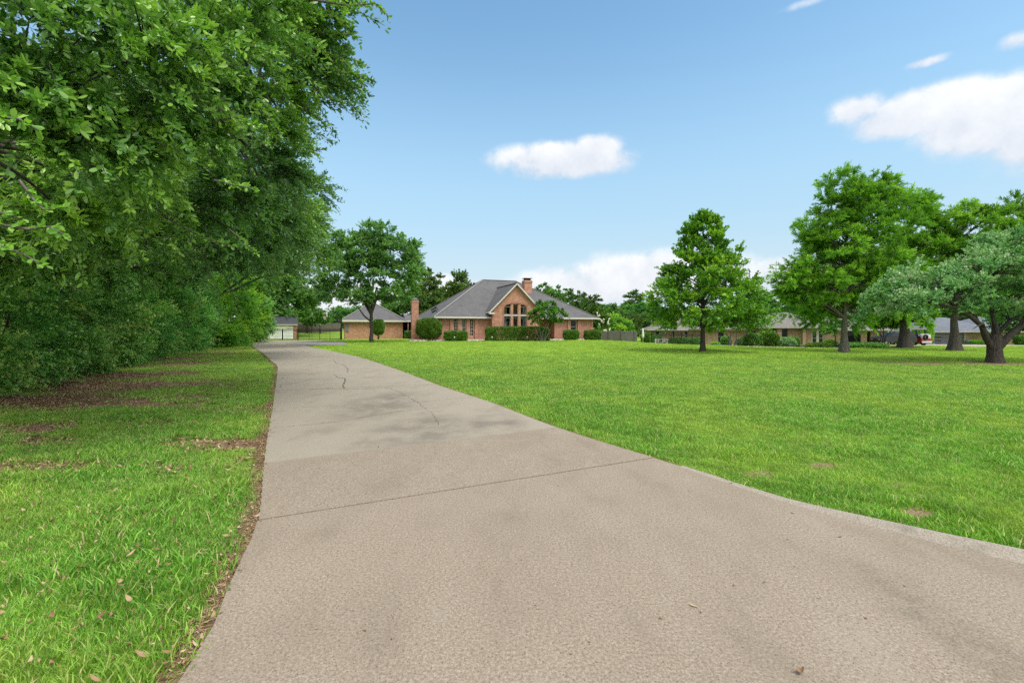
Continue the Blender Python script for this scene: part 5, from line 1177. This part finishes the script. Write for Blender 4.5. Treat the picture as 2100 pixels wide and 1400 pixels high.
# dark rooms behind the glass
mb = MB(); mb.box(UW0+.1,GX0-.1,WV+1.2,WV+1.3,ZB,ZE-.1); mb.box(W0-.3,W1+.3,GV+1.4,GV+1.5,0,5.0); mb.box(UW0+.1,GX0-.1,WV+.25,WV+1.2,ZE-.2,ZE-.12); mb.box(W0-.3,W1+.3,GV+.32,GV+1.4,4.75,4.8)
mb.box(W0-.35,W0-.3,GV+.32,GV+1.4,0,4.8); mb.box(W1+.3,W1+.35,GV+.32,GV+1.4,0,4.8); mb.build('interior', M['dark_room'], house)
def chimney(name, x, y, w, d, z0, z1, parent, cap):
    mb = MB(); mb.box(x-w/2,x+w/2,y-d/2,y+d/2,z0,z1); mb.box(x-w/2-.05,x+w/2+.05,y-d/2-.05,y+d/2+.05,z1-.32,z1-.14); o = mb.build(name, M['red_brick'], parent)
    mb = MB()
    if cap == 'flat':
        for sx in (-1,1):
            for sy in (-1,1): mb.box(x+sx*w*.32-.03,x+sx*w*.32+.03,y+sy*d*.32-.03,y+sy*d*.32+.03,z1,z1+.25)
        mb.box(x-w*.52,x+w*.52,y-d*.52,y+d*.52,z1+.252,z1+.33); mb.box(x-w*.3,x+w*.3,y-d*.3,y+d*.3,z1,z1+.24)
    else: mb.box(x-w*.5-.04,x+w*.5+.04,y-d*.5-.04,y+d*.5+.04,z1+.002,z1+.12); mb.lathe([(w*.42,.12),(w*.40,.26),(w*.28,.36),(0,.38)],(x,y,z1),14)
    mb.build('chimney_cap', M['slate_metal'] if cap != 'flat' else M['black_metal'], o)
chimney('chimney', hx(1081,6.2), 6.2, 1.2, .95, 4.5, 8.35, roof, 'flat')
chimney('chimney', -.25, 13.2, .98, .9, -.4, 5.55, house, 'round')

# ===== brick garage with a pyramid roof
GC = (-24.7, 65.8); gar = empty('brick_garage', (*GC, 0), TH, 'detached red brick garage with a grey pyramid roof left of the main house', 'garage')
ge = 2.62; mb = MB(); A, B, c = hip_roof(mb, 0, 9.3, 0, 9.3001, ge, .634); rf = mb.build('roof', M['shingle'], gar)
mb = MB()
for q in c: mb.bar((q[0],q[1],q[2]+.03),(A[0],A[1],A[2]+.03),.26,.05)
mb.build('ridge_cap', M['ridge_cap'], rf)
mb = MB(); fascia(mb, 0, 9.3, 0, 9.3, ge-.005, .24); mb.box(.02,9.28,.02,.5,ge-.06,ge-.03); mb.build('eaves', M['white_trim'], gar)
mb = MB(); wall(mb,.5,8.8,-.5,ge-.06,.5); mb.face([(.5,.5,-.5),(.5,.5,ge-.06),(.5,8.8,ge-.06),(.5,8.8,-.5)]); mb.face([(8.8,.5,-.5),(8.8,8.8,-.5),(8.8,8.8,ge-.06),(8.8,.5,ge-.06)]); mb.face([(.5,8.8,-.5),(.5,8.8,ge-.06),(8.8,8.8,ge-.06),(8.8,8.8,-.5)])
mb.build('wall', M['red_brick'], gar)
mb = MB(); mb.box(.62,1.0,.40,.497,.95,2.1); mb.build('meter_box', M['slate_metal'], gar)
# covered link between garage and house
lk = empty('covered_walkway', (GC[0]+cos(TH)*9.4-sin(TH)*2.2, GC[1]+sin(TH)*9.4+cos(TH)*2.2, 0), TH, 'low grey roofed walkway linking the brick garage to the house', 'walkway')
mb = MB(); L_ = 6.2; mb.hexa([(.05,.1,2.62),(L_,.1,2.62),(L_,5.1,2.62),(.05,5.1,2.62),(.05,2.2,3.62),(L_,2.2,3.62),(L_,2.9,3.62),(.05,2.9,3.62)]); mb.build('roof', M['shingle'], lk)
mb = MB(); mb.box(.06,L_,.02,.08,2.42,2.64); mb.build('eaves', M['white_trim'], lk)
for u in (.4, 3.4): mb = MB(); mb.box(u,u+.15,.2,.35,-.4,2.6); mb.build('post', M['red_brick'], lk)
mb = MB(); mb.box(.1,L_,4.6,4.7,-.4,2.6); mb.build('back_wall', M['dark_room'], lk)

# ===== white garage door shed beyond the gate
sx, sy = at(578,73); zb = h1(sx,sy)-.1; sh = empty('storage_garage', (sx,sy,zb), R(24), 'small garage with a white panel door and dark shingle roof beyond the iron gate', 'garage')
mb = MB(); wall(mb,-2.15,2.15,0,2.35,0,[(-1.98,1.68,0,2.12)],.12); mb.face([(2.15,0,0),(2.15,4,0),(2.15,4,2.35),(2.15,0,2.35)]); mb.face([(-2.15,0,0),(-2.15,0,2.35),(-2.15,4,2.35),(-2.15,4,0)]); mb.build('wall', M['red_brick'], sh)
mb = MB()
for k in range(4): mb.box(-1.96,1.66,.06,.11,.01+k*.526,.515+k*.526)
mb.build('garage_door', M['white_door'], sh)
mb = MB(); mb.hexa([(-2.35,-.3,2.36),(2.3,-.3,2.36),(2.3,4.2,2.36),(-2.35,4.2,2.36),(-2.35,1.6,3.65),(2.3,1.6,3.65),(2.3,2.2,3.65),(-2.35,2.2,3.65)]); mb.build('roof', M['shingle_dark'], sh)
mb = MB(); mb.box(-2.35,2.3,-.34,-.302,2.24,2.38); mb.build('eaves', M['grey_trim'], sh)
# ===== far houses past the plank fence
def far_house(px, Z, w, hgt, roofh, label, wallm, roofm, depth=9):
    x, y = at(px,Z); o = empty('distant_house', (x,y,h1(x,y)-.2), R(8), label, 'house', 'distant houses beyond the plank fence')
    mb = MB(); wall(mb,-w/2,w/2,0,hgt,0,[(-w*.3,-w*.2,1,2.2),(w*.12,w*.24,1,2.2)],.1); mb.face([(w/2,0,0),(w/2,depth,0),(w/2,depth,hgt),(w/2,0,hgt)]); mb.build('wall', M[wallm], o)
    mb = MB(); hip_roof(mb,-w/2-.5,w/2+.5,-.5,depth+.5,hgt,roofh/(depth/2+.5)); mb.build('roof', M[roofm], o)
    for a,b in ((-w*.3,-w*.2),(w*.12,w*.24)): window(o,a,b,1,2.2,0,'white_trim',glass='dark_glass')
far_house(683,128,11,3.0,3.6,'tan gabled house far behind the basketball hoop','tan_brick','shingle_light')
far_house(580,104,10,3.3,2.6,'pinkish roofed house just showing over the white door garage','tan_brick','shingle_light')
far_house(640,140,12,2.6,2.2,'pale low house far beyond the plank fence, left of the hoop','white_trim','shingle_light')

# ===== ranch house on the right
RT = R(-10); P1 = at(1335,69.5); zr = -1.12
ran = empty('ranch_house', (P1[0],P1[1],zr), RT, 'long low tan brick ranch house with a pale grey roof behind the lawn trees', 'house')
def rx(px, v): # along the front of the ranch, local x for a picture column at local depth v
    t = (px-1050)/FPX; c_, s_ = cos(RT), sin(RT); return (t*(P1[1]+c_*v)-P1[0]+s_*v)/(c_-t*s_)
mb = MB(); R1 = rx(1564,0); doors = [(rx(1345,0),rx(1352,0),.15,2.15),(rx(1379,0),rx(1383,0),.2,2.2),(rx(1404,0),rx(1410,0),.9,2.1),(rx(1472,0),rx(1485,0),.45,2.2),(rx(1542,0),rx(1551,0),1.35,2.1)]
wall(mb,0,R1,-.3,2.38,0,doors,.15); mb.face([(0,0,-.3),(0,0,2.38),(0,10,2.38),(0,10,-.3)])
for a,b in ((1338,1341),(1384.5,1387),(1400,1402)): mb.box(rx(a,0),rx(b,0),-.12,-.002,-.3,2.37)
R2 = rx(1712,-2.4); R2a = rx(1561,-2.4)
mb.face([(R2a,-2.4,-.3),(R2a,-2.4,2.75),(R2a,.0,2.75),(R2a,.0,-.3)][::-1])
en = (rx(1576,-2.4),rx(1590,-2.4)); w2 = (rx(1603,-2.4),rx(1616,-2.4),.35,2.5); fd_ = (rx(1665,-2.4),rx(1689,-2.4),.25,2.3)
wall(mb,R2a,R2,-.3,2.75,-2.4,[(en[0],en[1],-.3,2.55),w2,fd_],.3)
for a,b in ((1591,1600),(1643,1649)): mb.box(rx(a,-2.4),rx(b,-2.4),-2.95,-2.41,-.3,2.74)
R3 = rx(1840,-2.4); wall(mb,R2,R3,-.3,2.4,-.4,[(rx(1735,-.4),rx(1766,-.4),.2,2.2),(rx(1778,-.4),rx(1786,-.4),.5,2.1)],.3); mb.face([(R2,-2.4,-.3),(R2,-.4,-.3),(R2,-.4,2.75),(R2,-2.4,2.75)]); mb.face([(R3,-.4,-.3),(R3,9,-.3),(R3,9,2.4),(R3,-.4,2.4)])
mb.build('wall', M['tan_brick'], ran)
mb = MB(); hip_roof(mb,-.6,R1+3,-.6,9.6,2.4,.36); hip_roof(mb,rx(1410,0),R1+6,-.9,12,2.43,.42); hip_roof(mb,R2a-.6,R2+.6,-3.2,11,2.78,.42); hip_roof(mb,R2-4,R3+.5,-1.1,9.6,2.42,.36)
rr = mb.build('roof', M['shingle_light'], ran)
mb = MB(); fascia(mb,-.6,R1+3,-.6,9.6,2.39,.18); fascia(mb,R2a-.6,R2+.6,-3.2,11,2.77,.2); mb.box(R2,R3+.5,-1.16,-1.12,2.22,2.42); mb.build('eaves', M['grey_trim'], ran)
for k,(a,b,z0,z1) in enumerate(doors): window(ran,a,b,z0,z1,0,'white_trim' if k in (2,3,4) else 'grey_trim',trans=[.5],glass='dark_glass',depth=.12)
window(ran,*w2,-2.4,'grey_trim',trans=[.45],glass='dark_glass',depth=.2); window(ran,fd_[0],(fd_[0]+fd_[1])/2-.08,fd_[2],fd_[3],-2.4,'white_trim',mull=0,trans=[.45],glass='dark_glass',depth=.12,fw=.09); window(ran,(fd_[0]+fd_[1])/2+.08,fd_[1],fd_[2],fd_[3],-2.4,'white_trim',trans=[.45],glass='dark_glass',depth=.12,fw=.09)
mb = MB(); mb.box((fd_[0]+fd_[1])/2-.077,(fd_[0]+fd_[1])/2+.077,-2.39,-2.2,fd_[2],fd_[3]); mb.box(fd_[0]-.1,fd_[1]+.1,-2.5,-2.402,fd_[2]-.5,fd_[2]-.02); mb.build('window_surround', M['white_trim'], ran)
mb = MB(); mb.box(en[0]+.1,en[1]-.1,-1.5,-1.44,-.3,2.5); mb.build('door', M['red_door'], ran); mb = MB(); mb.box(en[0]-.3,en[1]+.3,-.4,-.3,-.3,2.7); mb.build('porch_back_wall', M['dark_room'], ran)
mb = MB(); mb.box(rx(1735,-.4)+.02,rx(1766,-.4)-.02,-.1,-.08,.2,2.2); mb.build('window', M['dark_glass'], ran)
mb = MB(); mb.tube([(rx(1347,0),.5,2.7),(rx(1347,0),.5,3.25)],[.03,.03],6); mb.lathe([(0,-.16),(.3,-.1),(.5,.05),(.56,.2)],(0,0,0),16)
dish = mb; n0 = 12
o = MB(); o.tube([(0,0,-.1),(0,0,.5)],[.03,.03],6); o.lathe([(0,.42),(.35,.48),(.58,.62),(.62,.66)],(0,0,0),16)
o = o.build('satellite_dish', M['slate_metal'], rr); o.location = (rx(1342.5,1),1.2,2.78); 
mb = MB(); mb.lathe([(.0,0),(.2,0),(.28,.42),(.24,.42),(0,.38)],(0,0,0),14); pt = mb.build('flower_pot', M['pot']); pt.location = (*at(1636,53.2), h1(*at(1636,53.2))); tag(pt,'terracotta pot standing by the ranch house porch post','pot')
# stone edging of the bed
edge = [(1432,51.5),(1455,47),(1490,44.8),(1530,43.8),(1580,44.2),(1620,45.2),(1660,45.8),(1740,46)]
mb = MB(); P = [Vector((*at(p,Z),0)) for p,Z in edge]
for a, b in zip(P, P[1:]):
    n = int((b-a).length/.32)
    for k in range(n):
        q = a.lerp(b,(k+.5)/n); w = rnd.uniform(.12,.15); d = (b-a).normalized()*w; nn_ = Vector((-d.y,d.x,0)).normalized()*rnd.uniform(.09,.13); z = h1(q.x,q.y)-.06; hh = rnd.uniform(.10,.15)
        mb.hexa([(*(q-d-nn_)[:2],z),(*(q+d-nn_)[:2],z),(*(q+d+nn_)[:2],z),(*(q-d+nn_)[:2],z),(*(q-d*.9-nn_*.8)[:2],z+hh),(*(q+d*.9-nn_*.8)[:2],z+hh),(*(q+d*.9+nn_*.8)[:2],z+hh),(*(q-d*.9+nn_*.8)[:2],z+hh)])
tag(mb.build('stone_edging', M['limestone'], None), 'low pale stone edging curving round the ranch mulch bed', 'edging')
def sheet(name, poly, mat, dz):
    mb = MB(); c = np.mean(poly,0); n = len(poly)
    for i in range(n):
        a, b = poly[i], poly[(i+1)%n]
        for s0, s1 in ((0,.25),(.25,.5),(.5,.75),(.75,1.)):
            for t in range(4):
                q = [(a+(b-a)*t/4), (a+(b-a)*(t+1)/4)]; f = lambda v, s: (*(c+(v-c)*s), h1(*(c+(v-c)*s))+dz)
                mb.face([f(q[0],s0),f(q[0],s1),f(q[1],s1),f(q[1],s0)] if s0 > 0 else [f(q[0],0),f(q[0],s1),f(q[1],s1)])
    o = mb.build(name, M[mat], None, uv=False); tag(o, kind='structure'); o.data.update(); return o
sheet('flower_bed', bed_ranch, 'mulch', -.01); sheet('flower_bed', bed_oaks, 'mulch', -.02); sheet('driveway', drive_r, 'path_concrete', -.015); sheet('gravel_bed', bed_house, 'soil', -.02)

# ===== yellow brick garage house at the right
gp = at(1902,82.5); gh = empty('yellow_brick_house', (gp[0],gp[1],-1.5), R(-3), 'yellow brick house with a slate blue roof and a grey double garage door', 'house')
def yx(px): t = (px-1050)/FPX; c_, s_ = cos(R(-3)), sin(R(-3)); return (t*gp[1]-gp[0])/(c_-t*s_)
mb = MB(); g0, g1 = yx(1915.5), yx(1977.5); X1 = yx(2101)+6
wall(mb,0,yx(2085),-.3,2.35,0,[(g0,g1,-.3,2.08)],.25); wall(mb,yx(2085),X1,-.3,2.35,1.0,[(yx(2092),yx(2100),.4,2.1)],.2); mb.face([(0,0,-.3),(0,0,2.35),(0,9,2.35),(0,9,-.3)]); mb.build('wall', M['yellow_brick'], gh)
mb = MB(); hip_roof(mb,-.7,yx(2046),-.7,9.5,2.4,.50); hip_roof(mb,yx(1990),X1+.6,-.68,11,2.42,.46); mb.build('roof', M['shingle_blue'], gh)
mb = MB(); fascia(mb,-.7,X1+.6,-.7,9.5,2.39,.2); mb.box(g0-.18,g0-.002,-.04,.1,-.3,2.2); mb.box(g1+.002,g1+.18,-.04,.1,-.3,2.2); mb.box(g0,g1,-.04,.1,2.085,2.2); mb.build('trim', M['white_trim'], gh)
mb = MB()
for k in range(4): mb.box(g0+.02,g1-.02,.16,.21,-.28+k*.59,.30+k*.59)
gd = mb.build('garage_door', M['grey_door'], gh)
for k in range(3): mb = MB(); mb.box(g0+.25,g0+1.35,.15,.158,.0+k*.59,.2+k*.59); mb.build('pane', M['dark_glass'], gd)
window(gh,yx(2092),yx(2100),.4,2.1,1.0,'white_trim',glass='dark_glass',trans=[.5])
mb = MB(); mb.lathe([(.25,0),(.42,.25),(.45,.55),(.36,.75),(.2,.8)],(0,0,0),14); mb.tube([(-.45,0,.6),(-.4,0,.9),(0,0,1.0),(.4,0,.9),(.45,0,.6)],[.03]*5,6); o = mb.build('fire_pit', M['slate_metal']); o.location = (*at(1985,80.6), h1(*at(1985,80.6))); tag(o,'dark round fire bowl with a hoop handle beside the grey garage door','fire bowl')
# carport by the vehicles
cp = empty('carport', (*at(1862,66), h1(*at(1862,66))-.05), R(-5), 'dark flat topped carport behind the parked red and white truck', 'carport')
mb = MB(); mb.hexa([(-2,0,2.2),(2.6,0,2.2),(2.6,5,2.3),(-2,5,2.3),(-1.8,.2,2.75),(2.4,.2,2.75),(2.4,5,2.85),(-1.8,5,2.85)]); mb.build('roof', M['slate_metal'], cp)
for u in (-1.8,1.2,2.35): mb = MB(); mb.box(u,u+.12,.1,.22,0,2.22); mb.build('post', M['black_metal'], cp)

# ===== vehicles
def wheel(parent, x, y, r_=.36, w=.24):
    mb = MB(); prof = [(r_*.62,-w/2),(r_*.95,-w/2),(r_,-w/2+.04),(r_,w/2-.04),(r_*.95,w/2),(r_*.62,w/2)]; mb.lathe(prof,(0,0,0),20); t = mb.build('wheel', M['rubber'], parent); t.location = (x,y,r_); t.rotation_euler = (R(90),0,0)
    mb = MB(); mb.lathe([(0,-w*.42),(r_*.3,-w*.45),(r_*.6,-w*.4),(r_*.64,-w*.3),(r_*.64,w*.3),(r_*.6,w*.4),(r_*.3,w*.45),(0,w*.42)],(0,0,0),20); mb.build('rim', M['chrome'], t)
def vehicle(label, cat, loc, rz, body_prof, cabin, W_, paint, lower=None, name='parked_car', lights='lamp_red', Lw=(1.0,3.9)):
    root = empty(name, loc, rz, label, cat)
    def extr(prof, w0, w1, zmid, mat, nm, par):
        mb = MB(); n = len(prof); L = [(x,-(w0 if z < zmid else w1),z) for x,z in prof]; Rr = [(x,(w0 if z < zmid else w1),z) for x,z in prof]
        mb.face(L[::1]); mb.face(Rr[::-1])
        for i in range(n): j = (i+1)%n; mb.face([L[j],L[i],Rr[i],Rr[j]])
        o = mb.build(nm, M[mat], par); b = o.modifiers.new('bevel','BEVEL'); b.width = .05; b.segments = 3; b.limit_method = 'ANGLE'; return o
    bd = extr(body_prof, W_/2, W_/2-.02, .5, paint, 'body', root); extr(cabin, W_/2-.06, W_/2-.2, cabin[0][1]+.15, 'dark_glass', 'windows', root)
    zc = max(z for _, z in cabin); xs_ = [x for x, z in cabin if z > zc-.02]
    mb = MB(); mb.box(min(xs_)-.02,max(xs_)+.02,-(W_/2-.2),W_/2-.2,zc-.03,zc+.03); mb.build('roof', M[lower or paint], root)
    x0 = min(x for x,_ in body_prof); x1 = max(x for x,_ in body_prof)
    for sy in (-1,1):
        mb = MB(); mb.box(x0-.015,x0+.06,sy*(W_/2-.28)-.14,sy*(W_/2-.28)+.14,.75,.95); mb.build('tail_light', M[lights], root)
        mb = MB(); mb.box(x1-.06,x1+.015,sy*(W_/2-.3)-.16,sy*(W_/2-.3)+.16,.62,.78); mb.build('headlight', M['chrome'], root)
        for x in Lw: wheel(root, x+x0, sy*(W_/2-.14))
    mb = MB(); mb.box(x0-.06,x0-.001,-W_/2+.1,W_/2-.1,.35,.6); mb.build('bumper', M['black_metal'] if not lower else M[lower], root)
    mb = MB(); mb.box(x1+.001,x1+.06,-W_/2+.1,W_/2-.1,.35,.6); mb.build('bumper', M['black_metal'], root)
    return root
suvb = [(-2.3,.35),(2.3,.35),(2.32,.8),(2.2,1.0),(1.1,1.12),(-2.25,1.15),(-2.32,.8)]; suvc = [(-2.2,1.12),(.95,1.12),(.4,1.62),(-2.0,1.66)]
vehicle('dark coloured car parked half hidden behind the widest cypress trunk','car',(*at(1832,60.5),h1(*at(1832,60.5))+.0),R(178),suvb,suvc,1.85,'black_paint')
trk = [(-1.2,.45),(2.2,.45),(2.2,1.0),(-1.2,1.05)]
vehicle('red and white vehicle parked right of the widest cypress trunk','truck',(*at(1859,62.5),h1(*at(1859,62.5))+.0),R(100),[(-2.6,.4),(2.5,.4),(2.52,.8),(2.3,.92),(-2.6,.95)],[(-2.5,.93),(1.2,.93),(.6,1.48),(-2.3,1.52)],1.75,'red_paint','white_paint',name='parked_truck')
t = [o for o in COL.objects if o.name.startswith('parked_truck')][0]
mb = MB(); mb.box(-2.60,-2.5,-.68,.68,.97,1.42); mb.box(-2.5,-2.1,-.74,.74,1.0,1.47); mb.build('rear_door', M['white_paint'], t)
mb = MB(); mb.lathe([(.2,-.09),(.34,-.09),(.36,0),(.34,.09),(.2,.09)],(0,0,0),18); sp = mb.build('spare_wheel', M['rubber'], t); sp.location = (-2.70,.3,1.12); sp.rotation_euler = (0,R(90),0)

# ------------------------------------------------------------------ fences, gate, walls
def iron_fence(name, label, p0, p1, hgt, npost, cat='fence', sp=.13, arch=None, zoff=0, post=.07, group=None):
    """posts, rails and pickets between two ground points; arch(t) raises the picket tops"""
    a = Vector((*p0,0)); b = Vector((*p1,0)); L = (b-a).length; rz = math.atan2(b.y-a.y,b.x-a.x); za, zb_ = h1(*p0)+zoff, h1(*p1)+zoff
    root = empty(name, (a.x,a.y,za), rz, label, cat, group); zl = lambda x: (zb_-za)*x/L; ar = arch or (lambda t: 0)
    for k in range(npost):
        x = L*k/(npost-1); mb = MB(); mb.box(x-post/2,x+post/2,-post/2,post/2,zl(x)-.1,zl(x)+hgt+.08); mb.lathe([(post*.6,0),(post*.7,.04),(0,.1)],(x,0,zl(x)+hgt+.08),8); mb.build('post', M['black_metal'], root)
    mb = MB(); N = 24
    for zz in (.14, hgt-.22, hgt-.06):
        for k in range(N):
            x0, x1 = L*k/N, L*(k+1)/N; e0 = ar(k/N) if zz > .5 else 0; e1 = ar((k+1)/N) if zz > .5 else 0; mb.bar((x0,0,zl(x0)+zz+e0),(x1,0,zl(x1)+zz+e1),.04,.05)
    mb.build('rails', M['black_metal'], root)
    mb = MB(); n = int(L/sp)
    for k in range(1,n):
        x = k*L/n; z0 = zl(x)+.05; z1 = zl(x)+hgt+.05+ar(x/L); mb.box(x-.017,x+.017,-.017,.017,z0,z1); mb.face([(x-.032,0,z1),(x+.032,0,z1),(x,0,z1+.10)])
    o = mb.build('pickets', M['black_metal'], root); return root
gp0, gp1 = at(549,58.6), at(610,58.6)
iron_fence('iron_gate','black iron double gate with scalloped picket tops across the driveway end',gp0,gp1,1.32,3,'gate',.14,lambda t: .16*abs(sin(t*2*pi)))
iron_fence('iron_fence','black iron fence between the driveway gate and the basketball hoop',at(612,58.8),at(698,60),1.38,5,'fence',.14)
iron_fence('iron_fence','black iron fence in front of the ranch house, left of the red oak',at(1336,63.5),at(1442,58.5),1.5,6,'fence',.13,zoff=.02)
def plank_fence(label, p0, p1, hgt, mat, group=None, sp=.15):
    a = Vector((*p0,0)); b = Vector((*p1,0)); L = (b-a).length; rz = math.atan2(b.y-a.y,b.x-a.x); za, zb_ = h1(*p0), h1(*p1)
    root = empty('plank_fence', (a.x,a.y,za), rz, label, 'fence', group); mb = MB(); n = int(L/sp)
    for k in range(n):
        x0 = k*sp+.004; x1 = (k+1)*sp-.006; z = (zb_-za)*x0/L; hh = hgt+rnd.uniform(-.03,.03); mb.box(x0,x1,0,.02+rnd.uniform(-.004,.004),z-.1,z+hh)
    mb.build('planks', M[mat], root); m2 = MB()
    for zz in (.35,hgt-.3): m2.bar((0,.06,zz),(L,.06,zz+zb_-za),.05,.09)
    m2.build('rails', M[mat], root)
    k = 0
    while k*2.6 < L: mb = MB(); x = k*2.6; z = (zb_-za)*x/L; mb.box(x,x+.1,-.10,-.003,z-.1,z+hgt+.05); mb.build('post', M['old_wood'], root); k += 1
plank_fence('weathered grey plank fence at the right corner of the brick house',at(1222,73),at(1307,66),1.72,'fence_wood')
plank_fence('dark old plank fence far behind the iron gate and backyard grass',at(604,101),at(702,104),1.9,'old_wood')
# stone wall by the driveway bend
def stone_wall(name, label, pts, hgt):
    mb = MB()
    for (a,b) in zip(pts, pts[1:]):
        a = Vector((*a,0)); b = Vector((*b,0)); L = (b-a).length; d = (b-a)/L; n = Vector((-d.y,d.x,0)); 
        for row in range(int(hgt/.16)):
            x = rnd.uniform(-.2,0)
            while x < L:
                w = rnd.uniform(.25,.6); q = a+d*(x+w/2); dd = d*(w/2-.01); th = n*rnd.uniform(.14,.2); z = h1(q.x,q.y)-.08+row*.165
                mb.hexa([(*(q-dd-th)[:2],z),(*(q+dd-th)[:2],z),(*(q+dd+th)[:2],z),(*(q-dd+th)[:2],z),(*(q-dd-th*.9)[:2],z+.155),(*(q+dd-th*.9)[:2],z+.155),(*(q+dd+th*.9)[:2],z+.155),(*(q-dd+th*.9)[:2],z+.155)]); x += w
    return tag(mb.build(name, M['limestone'], None, uv=False), label, 'wall')
stone_wall('stone_wall','low dry stone wall between the driveway bend and the pale shrubs',[at(484,45.5),at(512,50),at(536,55),at(549,58)],.62)
# pale stone unit behind the iron fence
cx, cy = at(1356,63.2); o = empty('stone_planter', (cx,cy,h1(cx,cy)-.05), R(-8), 'pale stone block unit with dark openings behind the iron fence', 'planter')
mb = MB(); mb.box(-.85,-.28,-.3,.3,0,.92); mb.box(-.22,.85,-.28,.3,0,.78); mb.box(-.25,.88,-.32,.34,.782,.9); mb.build('block', M['white_trim'], o)
mb = MB()
for (a,b,z0,z1) in ((-.72,-.62,.45,.6),(-.5,-.42,.2,.42),(-.1,.05,.55,.7),(.25,.5,.12,.45),(.6,.7,.5,.64)): mb.box(a,b,-.325,-.285,z0,z1)
mb.build('openings', M['dark_room'], o)
cx, cy = at(1318.5,67.5); o = empty('garden_parasol', (cx,cy,h1(cx,cy)), 0, 'closed cream garden parasol right of the grey plank fence', 'parasol')
mb = MB(); mb.lathe([(.03,.7),(.16,.75),(.2,1.0),(.13,1.7),(.05,2.15),(0,2.2)],(0,0,0),10); mb.build('canopy', M['umbrella_cloth'], o); mb = MB(); mb.tube([(0,0,0),(0,0,.76)],[.025,.025],6); mb.lathe([(0,.08),(.22,.06),(.24,0)],(0,0,0),12); mb.build('pole', M['white_trim'], o)

# basketball hoop
bx_, by_ = at(700,59.6); hoop = empty('basketball_hoop', (bx_,by_,h1(bx_,by_)-.05), R(200), 'black pole basketball hoop with an orange rim and net beside the brick garage', 'basketball hoop')
mb = MB(); mb.box(-.09,.09,-.09,.09,0,3.15); mb.build('pole', M['black_metal'], hoop)
mb = MB()
for yy in (-.12,.12): mb.bar((0,yy,3.1),(1.68,yy,4.05),.05,.09); mb.bar((0,yy,2.55),(1.68,yy,3.35),.05,.09)
mb.bar((0,0,2.3),(1.0,0,3.05),.06,.1); mb.build('arm', M['black_metal'], hoop)
mb = MB(); mb.box(1.70,1.75,-.9,.9,3.05,4.12); bb = mb.build('backboard', M['white_plastic'], hoop)
mb = MB(); mb.box(1.752,1.758,-.3,-.25,3.2,3.65); mb.box(1.752,1.758,.25,.3,3.2,3.65); mb.box(1.752,1.758,-.25,.25,3.6,3.65); mb.build('target_square', M['orange_metal'], bb)
mb = MB(); n = 24
ring = [(2.0+.23*cos(2*pi*k/n),.23*sin(2*pi*k/n),3.1) for k in range(n+1)]; mb.tube(ring,[.012]*(n+1),6,False); mb.box(1.76,1.80,-.06,.06,3.05,3.16); rim = mb.build('rim', M['orange_metal'], hoop)
mb = MB()
for k in range(12):
    for sg in (-1,1):
        pts = [(2.0+rr_*cos(2*pi*k/12+sg*t*1.1),rr_*sin(2*pi*k/12+sg*t*1.1),3.1-t*.45) for t, rr_ in ((0,.23),(.35,.17),(.7,.13),(1,.125))]; mb.tube(pts,[.009]*4,3,False)
mb.build('net', M['net'], rim)
# path lights along the gravel bed
for px_,Z_,lb in ((932,53.0,'small garden light before the low bush left of the gable'),(1009,53.4,'small garden light at the left end of the box hedge'),(1081,54.2,'small garden light before the middle of the box hedge')):
    x, y = at(px_,Z_); o = empty('path_light', (x,y,h1(x,y)-.05), 0, lb, 'garden light', 'garden lights before the brick house')
    mb = MB(); mb.tube([(0,0,0),(0,0,.42)],[.015,.015],6); mb.build('stake', M['slate_metal'], o); mb = MB(); mb.lathe([(.03,.40),(.06,.42),(.06,.5),(.11,.52),(.02,.58),(0,.58)],(0,0,0),10); mb.build('lamp_head', M['white_plastic'], o)
# river rocks in the gravel bed
def rock(seed):
    r = np.random.default_rng(seed); mb = MB(); n = 8; prof = [(.0,-.5),(.75,-.35),(1.,0.),(.8,.35),(.0,.5)]; mb.lathe([(a*.1,b*.12) for a,b in prof],(0,0,0),n)
    V = np.array(mb.v); V *= 1+r.uniform(-.18,.18,(len(V),1)); me = bpy.data.meshes.new('rock'); me.from_pydata([tuple(v) for v in V],[],mb.f); me.materials.append(M['river_rock']); return source(me)
rk = [rock(k) for k in range(4)]; n = 9000; X = rng.uniform(-12,13,n); Y = rng.uniform(51,64,n)
base = np.interp(X,[p[0] for p in bed_house[:6]],[p[1] for p in bed_house[:6]]); k = (Y > base) & (Y < base+1.7); X, Y = X[k], Y[k]; n = len(X)
scatter('river_rocks', np.stack([X,Y,H(X,Y)],1), rng.uniform(0,6,(n,3)), rng.uniform(.5,1.5,n), rng.integers(0,4,n), rk, M['river_rock'])
# utility pole and cable behind the trees
cx, cy = at(1336.5,78); o = empty('utility_pole', (cx,cy,h1(cx,cy)-.1), 0, 'slim grey service pole with cables left of the ranch roof', 'pole')
mb = MB(); mb.tube([(0,0,0),(0,0,4.6)],[.07,.05],8); mb.build('mast', M['slate_metal'], o)
for k,zz in enumerate((4.2,2.9)):
    mb = MB(); pts = [Vector((-12*t,3*t,zz+.9*t-1.2*t*(1-t))) for t in [i/10 for i in range(11)]]; mb.tube(pts,[.022]*11,4,False); mb.build('cable', M['black_metal'], o)
